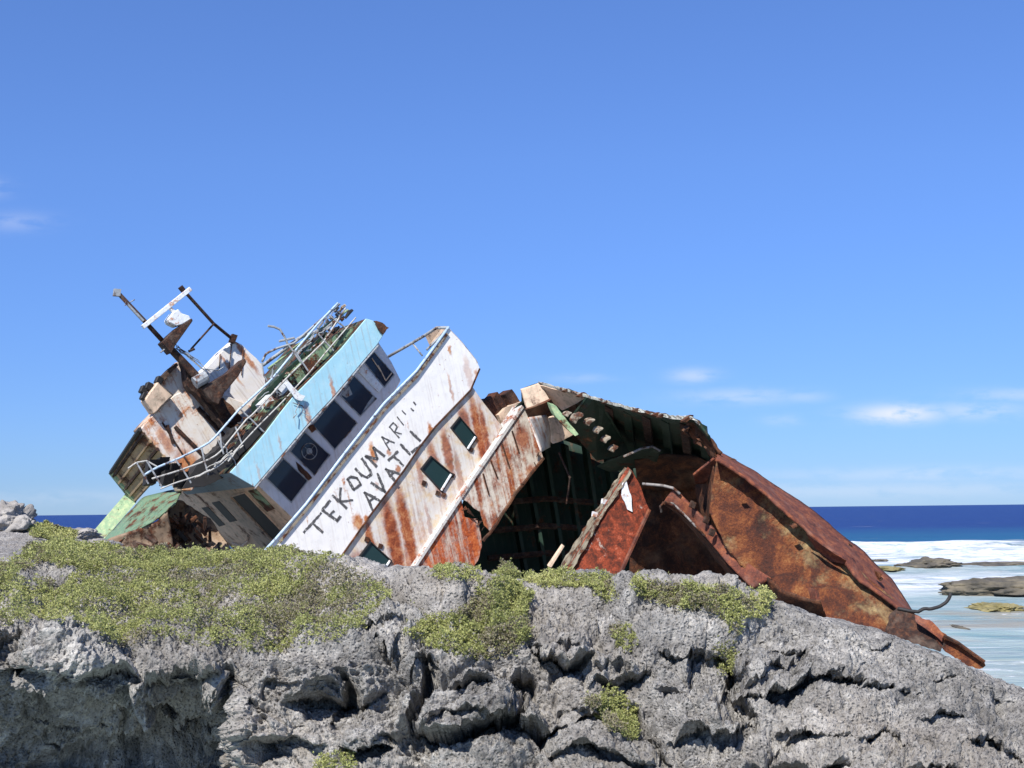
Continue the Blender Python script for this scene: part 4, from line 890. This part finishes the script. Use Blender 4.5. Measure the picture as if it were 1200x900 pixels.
# bent panels at the upper left of the hold
def dpl(name, pts, mat, off=(.02, .02, -.06), r=.6, seg=6):
    mb = MB(); mb.prism([D(*p_) for p_ in rough(pts, r, seg)], off); return mb.build(name, mat, ship)
dpl('end_panel', [(611, 457, 35.0), (632, 450, 34.9), (645, 470, 34.8), (619, 481, 34.9)], M['tan'])
dpl('end_panel', [(634, 452, 34.8), (688, 466, 33.6), (659, 481, 35.0), (648, 472, 35.2)], M['tan'])
dpl('torn_shelf', [(616, 480, 34.2), (634, 474, 34.0), (646, 468, 34.0), (652, 478, 34.4), (640, 492, 34.8), (624, 494, 34.8)], M['rust'])
dpl('hanging_panel', [(632, 494, 34.9), (650, 488, 34.7), (674, 508, 34.5), (660, 516, 34.8), (648, 520, 34.9)], M['tan'])
dpl('green_beam', [(645, 474, 33.8), (652, 476, 33.8), (664, 492, 33.7), (678, 509, 33.6), (674, 511, 33.6), (660, 498, 33.7), (650, 487, 33.8)], M['palegreen'], (.05, .05, -.15), .4)
dpl('under_plate', [(668, 492, 34.2), (688, 466, 33.3), (704, 468, 33.0), (722, 500, 34.4), (738, 530, 36), (700, 540, 36), (676, 512, 35)], M['darkgreen'])
for i, (x, y, s_) in enumerate([(679, 491, 1.3), (694, 495, 1.0), (704, 505, .9), (713, 516, .85), (722, 527, .75), (668, 486, .7)]):
    pl = [(x-6*s_+random.uniform(-1, 1), y+2*s_), (x-3*s_, y-3*s_), (x+4*s_, y-5*s_+random.uniform(-1, 1)), (x+4*s_, y-2*s_), (x-1*s_, y+1*s_), (x-3*s_, y+5*s_)]
    mb = MB(); mb.prism([D(a, b, 32.6+i*.05) for a, b in pl], (.03, .05, -.18)); tag(mb.build('hatch_clip', M['clip'], ship, bevel=.015), group=None)
loft('curled_plate', [(739, 532, 33.3), (752, 526, 33.2), (765, 524, 33.2), (774, 529, 33.2)], [(700, 545, 35.5), (715, 552, 35.8), (745, 548, 35.6), (768, 545, 35.4)], M['darkgreen'], 20, 8, .05, seed=11)
mb = MB(); mb.tube([D(731, 535, 33.3), D(739, 531.5, 33.2), D(752, 525.5, 33.1), D(765, 523.5, 33.1), D(774, 528.5, 33.1)], .03, 5); mb.build('curled_edge', M['wornpipe'], ship)

# --- red hatch coaming
mb = MB(); face = [(672, 668, 32.3), (741, 552, 32.6), (749, 566, 32.6), (761, 597, 32.6), (724, 678, 32.3), (668, 678, 32.2)]
mb.prism([D(*p_) for p_ in rough(face, .8, 8, (3,))], (.05, .10, -.12)); coam = mb.build('hatch_coaming', M['rustred'], ship)
mb = MB(); mb.prism([D(*p_) for p_ in rough([(660, 662, 32.9), (697, 604, 33.0), (734, 549, 33.1), (741, 552, 32.5), (706, 606, 32.4), (673, 664, 32.2), (664, 676, 32.2), (654, 676, 32.9)], 1.1, 5)], (.02, .03, -.06)); mb.build('coaming_ledge', M['ledge'], coam)
mb = MB(); mb.tube([D(761, 597, 32.5), D(745, 632, 32.4), (D(724, 678, 32.2))], .05, 6); mb.build('coaming_stiffener', M['rustrim'], coam)
mb = MB(); mb.prism([D(x, y, 32.50) for x, y in rough([(729, 566), (734, 564), (740, 585), (741, 600), (735, 597), (728, 580)], .7, 4)], (.0, .0, .01)); mb.build('paint_remnant', M['whitepipe'], coam)
mb = MB(); mb.prism([D(*q) for q in [(643, 664, 33.4), (660, 639, 33.4), (661.5, 640, 33.4), (646, 665, 33.4)]], (.02, .03, -.06)); mb.build('broken_strut', M['tan'], ship)
mb = MB()
for (x, y) in [(697, 603), (708, 588)]: mb.box(D(x, y, 32.7), (.05, .03, 0), (-.03, .06, 0), (0, 0, .03))
mb.build('coaming_scrap', M['whitepipe'], coam)

# --- collapsed beam and cable
loft('collapsed_beam', [(789, 574, 31.4), (797, 579, 31.3), (822, 604, 31.0), (850, 634, 30.5), (876, 660, 30.0), (905, 678, 29.5)], [(778, 588, 31.5), (790, 594, 31.4), (812, 612, 31.2), (832, 634, 30.8), (854, 662, 30.2), (882, 690, 29.7)], M['rustrim'], 50, 9, .05, 2.5, .08, seed=12)
loft('collapsed_beam_web', [(776, 588, 31.6), (790, 595, 31.5), (812, 613, 31.3), (832, 635, 30.9), (854, 663, 30.3), (882, 692, 29.8)], [(782, 592, 32.4), (794, 601, 32.3), (812, 620, 32.1), (830, 643, 31.7), (850, 670, 31.1), (876, 696, 30.6)], M['rust'], 40, 6, .04, 2.5, .05, seed=13)
mb = MB(); mb.tube([D(753, 567, 31.6), D(765, 568, 31.5), (D(777, 569, 31.4)), D(789, 572, 31.3), D(797, 579, 31.2)], .032, 7); mb.tube([D(775, 600, 31.4), D(774, 593, 31.3), D(779, 588, 31.3), D(789, 590, 31.3), D(806, 607, 31.1), D(826, 628, 30.8)], .026, 6); mb.build('bent_pipe', M['wornpipe'], ship, smooth=True)
mb = MB()
for k in range(4):
    t = (k+.5)/4.5; x = 800+t*70; y = 583+t*72; mb.box(D(x+random.uniform(-5, 5), y+random.uniform(-3, 3), 31.1-t*1.1), (.07, .02, 0), (-.02, .06, 0), (0, 0, .03))
mb.build('rust_scab', M['darkrust'], ship)

# --- broken-away bow plating at the right, a piece of its own
bow = bpy.data.objects.new('hull_wreckage', None); COL.objects.link(bow); bow.matrix_world = SM
tag(bow, 'long brown rusted hull section slanting down to the right towards the shallows', 'ship wreckage')
OUT = [(843, 531, 31.6), (855, 537, 31.6), (885, 554, 31.5), (915, 574, 31.4), (947, 596, 31.2), (978, 621, 31.0), (1010, 647, 30.8), (1042, 678, 30.5), (1064, 710, 30.2), (1073, 727, 30.0)]
INN = [(838, 539, 30.2), (850, 546, 30.2), (875, 563, 30.0), (899, 583, 29.9), (929, 608, 29.7), (956, 631, 29.6), (988, 658, 29.4), (1010, 681, 29.2), (1054, 713, 28.9), (1064, 724, 28.8)]
loft('hull_rim', OUT, INN, M['rustrim'], 80, 12, .05, 1.5, .06, bow, seed=14, edge=.05)
TOP = [(840, 538, 30.6), (852, 543, 30.6), (903, 579, 30.3), (960, 628, 30.0), (992, 656, 29.8), (1014, 679, 29.6), (1056, 712, 29.2), (1062, 720, 29.1)]
BOT = [(831, 600, 30.4), (850, 640, 30.2), (884, 680, 29.8), (925, 715, 29.3), (965, 730, 29.0), (1005, 742, 28.8), (1035, 748, 28.7), (1052, 748, 28.7)]
hp = loft('hull_plate', TOP, BOT, M['rustplate'], 110, 34, .13, .9, .04, bow, seed=15, edge=.05)
loft('bottom_fold', [(900, 676, 29.2), (915, 690, 29.0), (940, 700, 28.8), (962, 704, 28.7)], [(905, 700, 29.4), (920, 715, 29.3), (945, 722, 29.2), (968, 725, 29.1)], M['rust'], 24, 8, .08, 2, .05, bow, seed=16)
mb = MB(); mb.prism([D(*q) for q in [(954, 690, 29.0), (959, 692, 28.95), (966, 716, 28.9), (960, 716, 28.9)]], (.03, .03, -.2)); mb.build('rib', M['rustrim'], bow)
mb = MB()                                                       # curled lip between rim and plate
lip = [(950, 627, 29.45), (962, 640, 29.35), (976, 650, 29.3), (990, 657, 29.25)]
mb.prism([D(*q) for q in [(946, 626, 29.5), (962, 638, 29.3), (978, 649, 29.25), (992, 657, 29.2), (990, 661, 29.35), (974, 658, 29.5), (957, 644, 29.6)]], (.02, .02, -.05)); mb.build('curled_lip', M['rustrim'], bow)
mb = MB()
for (x, y, a, b) in [(931, 616, 6, 4), (1030, 673, 5, 6), (1035, 681, 4, 4), (1000, 640, 3, 2), (860, 540, 5, 3)]:
    mb.prism([D(x+random.uniform(-a, a), y+random.uniform(-b, b), 29.5) for _ in range(4)], (.03, .03, -.1))
mb.build('scrap', M['rust'], bow)
loft('maroon_flap', [(812, 556, 31.2), (826, 545, 31.0), (843, 532, 30.8)], [(815, 566, 31.6), (826, 565, 31.6), (838, 558, 31.2)], M['rustrim'], 16, 8, .05, 2, .05, bow, seed=17)
loft('twisted_edge', [(810, 492, 31.0), (818, 494, 31.0), (831, 513, 30.9), (838, 522, 30.8), (846, 531, 30.7)], [(800, 505, 32.0), (812, 510, 32.0), (824, 520, 31.8), (830, 530, 31.6), (838, 540, 31.2)], M['rust'], 26, 8, .12, 3, .06, bow, seed=18)
dpl_b = MB()
for k in range(16):
    x = random.uniform(803, 848); y = 492+(x-803)*.85+random.uniform(0, 14); s_ = random.uniform(2, 6); d = random.uniform(30.6, 31.4)
    dpl_b.prism([D(x+random.uniform(-s_, s_), y+random.uniform(-s_, s_), d+random.uniform(-.1, .1)) for _ in range(3)], (.03, .03, -.08))
dpl_b.build('torn_framing', M['rust'], bow)
loft('inner_frame', [(838, 545, 30.9), (837, 570, 31.0), (834, 600, 31.0)], [(815, 570, 32.5), (820, 600, 32.5), (832, 625, 31.8)], M['rust'], 14, 8, .05, 2, .05, bow, seed=19)
for poly, mt_k in [([(1046, 722, 28.7), (1056, 714, 28.8), (1074, 722, 28.6), (1092, 732, 28.4), (1104, 744, 28.2), (1110, 752, 28.1), (1102, 764, 28.0), (1084, 758, 28.1), (1060, 750, 28.3), (1038, 748, 28.5)], 'darkrust'),
                   ([(1092, 733, 28.3), (1100, 738, 28.2), (1118, 752, 28.0), (1140, 767, 27.9), (1153, 774, 27.8), (1155, 780, 27.8), (1148, 784, 27.8), (1130, 779, 27.9), (1108, 764, 28.0), (1099, 752, 28.1)], 'rustplate'),
                   ([(1075, 724, 28.3), (1096, 732, 28.1), (1106, 744, 28.0), (1104, 752, 28.0), (1092, 742, 28.1), (1076, 731, 28.2)], 'rustrim')]:
    mb = MB(); mb.prism([D(*q) for q in rough(poly, 1.1, 4)], (.04, .03, -.07)); mb.build('torn_keel_plate', M[mt_k], bow)
mb = MB(); mb.tube([D(1106, 745, 28.0), D(1122, 753, 27.9), D(1140, 766, 27.8), D(1154, 776, 27.7)], .035, 5); mb.build('keel_flange', M['rust'], bow)
bar_pts = resample([(1052, 713, 28.8), (1066, 716, 28.7), (1076, 717, 28.6), (1083, 713, 28.6), (1090, 714, 28.6), (1101, 711, 28.5), (1109, 706, 28.5), (1113, 700, 28.5), (1114, 695, 28.5)], 22)
mb = MB(); mb.tube([D(*q) for q in bar_pts], .036, 7); mb.build('bent_bar', M['black'], bow, smooth=True)

# ------------------------------------------------------------------ shrubs and ground cover
Pg = P.reshape(NY, NX, 3); cell_a = np.linalg.norm(np.cross(Pg[1:, :-1]-Pg[:-1, :-1], Pg[:-1, 1:]-Pg[:-1, :-1]), axis=2).ravel()
fx, fy = px_.reshape(NY, NX)[:-1, :-1].ravel(), py_.reshape(NY, NX)[:-1, :-1].ravel()
Pc = Pg[:-1, :-1].reshape(-1, 3); ri = np.repeat(np.arange(NY-1), NX-1)
def mat_of_leaves(name, poly, dens, hmax, seed, label, cat=None, kind=None, rmax=None, rmin=0, leaf=.0082, holes=(), tone=0, warp=7):
    r = np.random.default_rng(seed)
    ox = fbm(Pc*np.array([2.5, 2.5, 2.5]), 3, seed)*warp; oy = fbm(Pc*2.5+9, 3, seed)*warp*.7
    sel = inpoly(fx+ox, fy+oy, poly) & (ri >= rmin) & (ri < (rmax or crest+40))
    for (x, y, a, b) in holes: sel &= ((fx+ox-x)/a)**2+((fy+oy-y)/b)**2 > 1
    idx = np.nonzero(sel)[0]
    if len(idx) == 0: print('EMPTY', name); return
    a = cell_a[idx]; tot = a.sum(); n = int(tot*dens); n = min(n, 105000)
    ii = idx[r.choice(len(idx), n, p=a/tot)]; B = Pc[ii]+r.normal(0, .012, (n, 3))
    hm = np.clip(.55+fbm(B*np.array([2.2, 2.2, 1]), 3, seed+5)*1.1, .12, 1.1)*hmax
    wf = worley(B*np.array([4.2, 3.2, 3.0])+seed, seed+7)[0]; wf2 = worley(B*np.array([10., 8, 6])+seed, seed+8)[0]
    dome = np.sqrt(np.clip(1-(wf/.72)**2, .02, 1)); hm = hm*dome*(.8+.25*np.sqrt(np.clip(1-(wf2/.7)**2, 0, 1)))
    up_ = np.array([0, -.25, 1.]); up_ /= np.linalg.norm(up_)
    h = hm*r.random(n)**.35; C0 = B+up_*h[:, None]
    K = 5; C0 = np.repeat(C0, K, 0); hh = np.repeat(h/hm.max(), K)
    az = r.random(n*K)*2*np.pi; tilt = r.uniform(.1, 1.25, n*K)
    d = np.stack([np.cos(az)*np.cos(tilt), np.sin(az)*np.cos(tilt), np.sin(tilt)], 1)
    sd_ = np.cross(d, r.normal(size=(n*K, 3))); sd_ /= np.linalg.norm(sd_, axis=1, keepdims=True)
    L = (leaf*r.uniform(.7, 1.5, n*K)*np.clip(C0@Fw/10.5, 1, 2.6))[:, None]; Wd = L*.42
    b0 = C0+d*L*.2; m0 = C0+d*L*1.1; t0 = C0+d*L*2.0
    V = np.stack([b0, m0+sd_*Wd, t0, m0-sd_*Wd], 1).reshape(-1, 3)
    pn = fbm(C0*np.array([1.6, 1.6, 1.6]), 3, seed+11); pn2 = fbm(C0*4.5, 2, seed+12)
    tn = .56+r.normal(0, .13, n*K)+pn*.35+pn2*.15+tone
    dead = (pn2+pn*1.2) < -.44; tn = np.where(dead & (r.random(n*K) < .75), r.uniform(0, .2, n*K), tn); tn = np.where(r.random(n*K) < .06, r.uniform(0, .2, n*K), tn)
    nf = n*K; me = bpy.data.meshes.new(name); me.vertices.add(nf*4); me.vertices.foreach_set('co', V.astype(np.float32).ravel())
    me.loops.add(nf*4); me.loops.foreach_set('vertex_index', np.arange(nf*4, dtype=np.int32)); me.polygons.add(nf)
    me.polygons.foreach_set('loop_start', np.arange(0, nf*4, 4, dtype=np.int32)); me.polygons.foreach_set('loop_total', np.full(nf, 4, np.int32))
    me.materials.append(M['leaf']); me.update(calc_edges=True)
    t_ = me.attributes.new('tone', 'FLOAT', 'POINT'); t_.data.foreach_set('value', np.repeat(np.clip(tn, 0, 1), 4).astype(np.float32))
    o = bpy.data.objects.new(name, me); COL.objects.link(o); print(name, n*K, 'leaves')
    return tag(o, label, cat, None, kind)
M1 = [(-190, 690), (-20, 668), (25, 662), (30, 648), (75, 640), (110, 647), (150, 655), (200, 652), (250, 650), (330, 655), (385, 664), (430, 680), (462, 700), (440, 716), (430, 738), (400, 757), (330, 770), (235, 762), (200, 752), (160, 764), (120, 762), (100, 735), (50, 728), (20, 740), (-190, 738)]
mat_of_leaves('ground_cover', M1, 6800, .21, 101, 'wide mat of low yellow green shrubs spread over the ledge at the left below the wreck', None, 'stuff', holes=[(55, 679, 34, 12), (300, 650, 0.1, 0.1)])
mat_of_leaves('shrub', [(470, 742), (510, 722), (545, 712), (560, 690), (600, 684), (624, 700), (618, 735), (620, 762), (590, 780), (548, 770), (500, 756)], 8500, .22, 102, 'low spreading green shrub on the rock face, largest clump right of the wide mat', 'shrub')
mat_of_leaves('shrub', [(612, 682), (650, 678), (698, 676), (722, 684), (726, 704), (706, 706), (694, 692), (640, 690)], 8500, .10, 103, 'flat green shrub along the rock top below the red hatch coaming', 'shrub', tone=.12)
mat_of_leaves('shrub', [(742, 682), (790, 690), (850, 698), (905, 706), (903, 720), (876, 726), (868, 746), (858, 748), (850, 728), (800, 718), (755, 708), (742, 698)], 8500, .12, 104, 'long green shrub on the rock top below the rusty beam, trailing down rightwards', 'shrub', tone=.12)
mat_of_leaves('shrub', [(686, 828), (715, 818), (748, 830), (742, 850), (745, 868), (715, 864), (706, 846)], 8000, .15, 105, 'small isolated shrub on the lower middle of the rock face', 'shrub', warp=4)
mat_of_leaves('shrub', [(370, 896), (388, 884), (412, 884), (420, 905), (400, 915), (372, 912)], 5000, .12, 106, 'small shrub cut by the bottom picture edge', 'shrub', warp=4)
mat_of_leaves('shrub', [(838, 752), (862, 752), (862, 790), (844, 792)], 3600, .08, 107, 'dry tuft growing in the dark hollow under the trailing shrub', 'shrub', warp=4, tone=-.2)
mat_of_leaves('shrub', [(500, 676), (520, 668), (560, 670), (566, 682), (520, 684)], 3600, .08, 108, 'thin strip of green shrub on the rock crest below the torn red plating', 'shrub', warp=4, tone=.1)
mat_of_leaves('shrub', [(718, 742), (738, 738), (750, 752), (740, 766), (722, 762)], 3600, .09, 109, 'little tuft on the rock face below the flat shrub', 'shrub', warp=4)
mat_of_leaves('shrub', [(28, 612), (60, 614), (100, 626), (84, 634), (40, 632)], 3000, .14, 110, 'green shrub patch beside the pale boulders at the far left', 'shrub', rmin=crest+5, rmax=crest+150, warp=3, tone=.1)
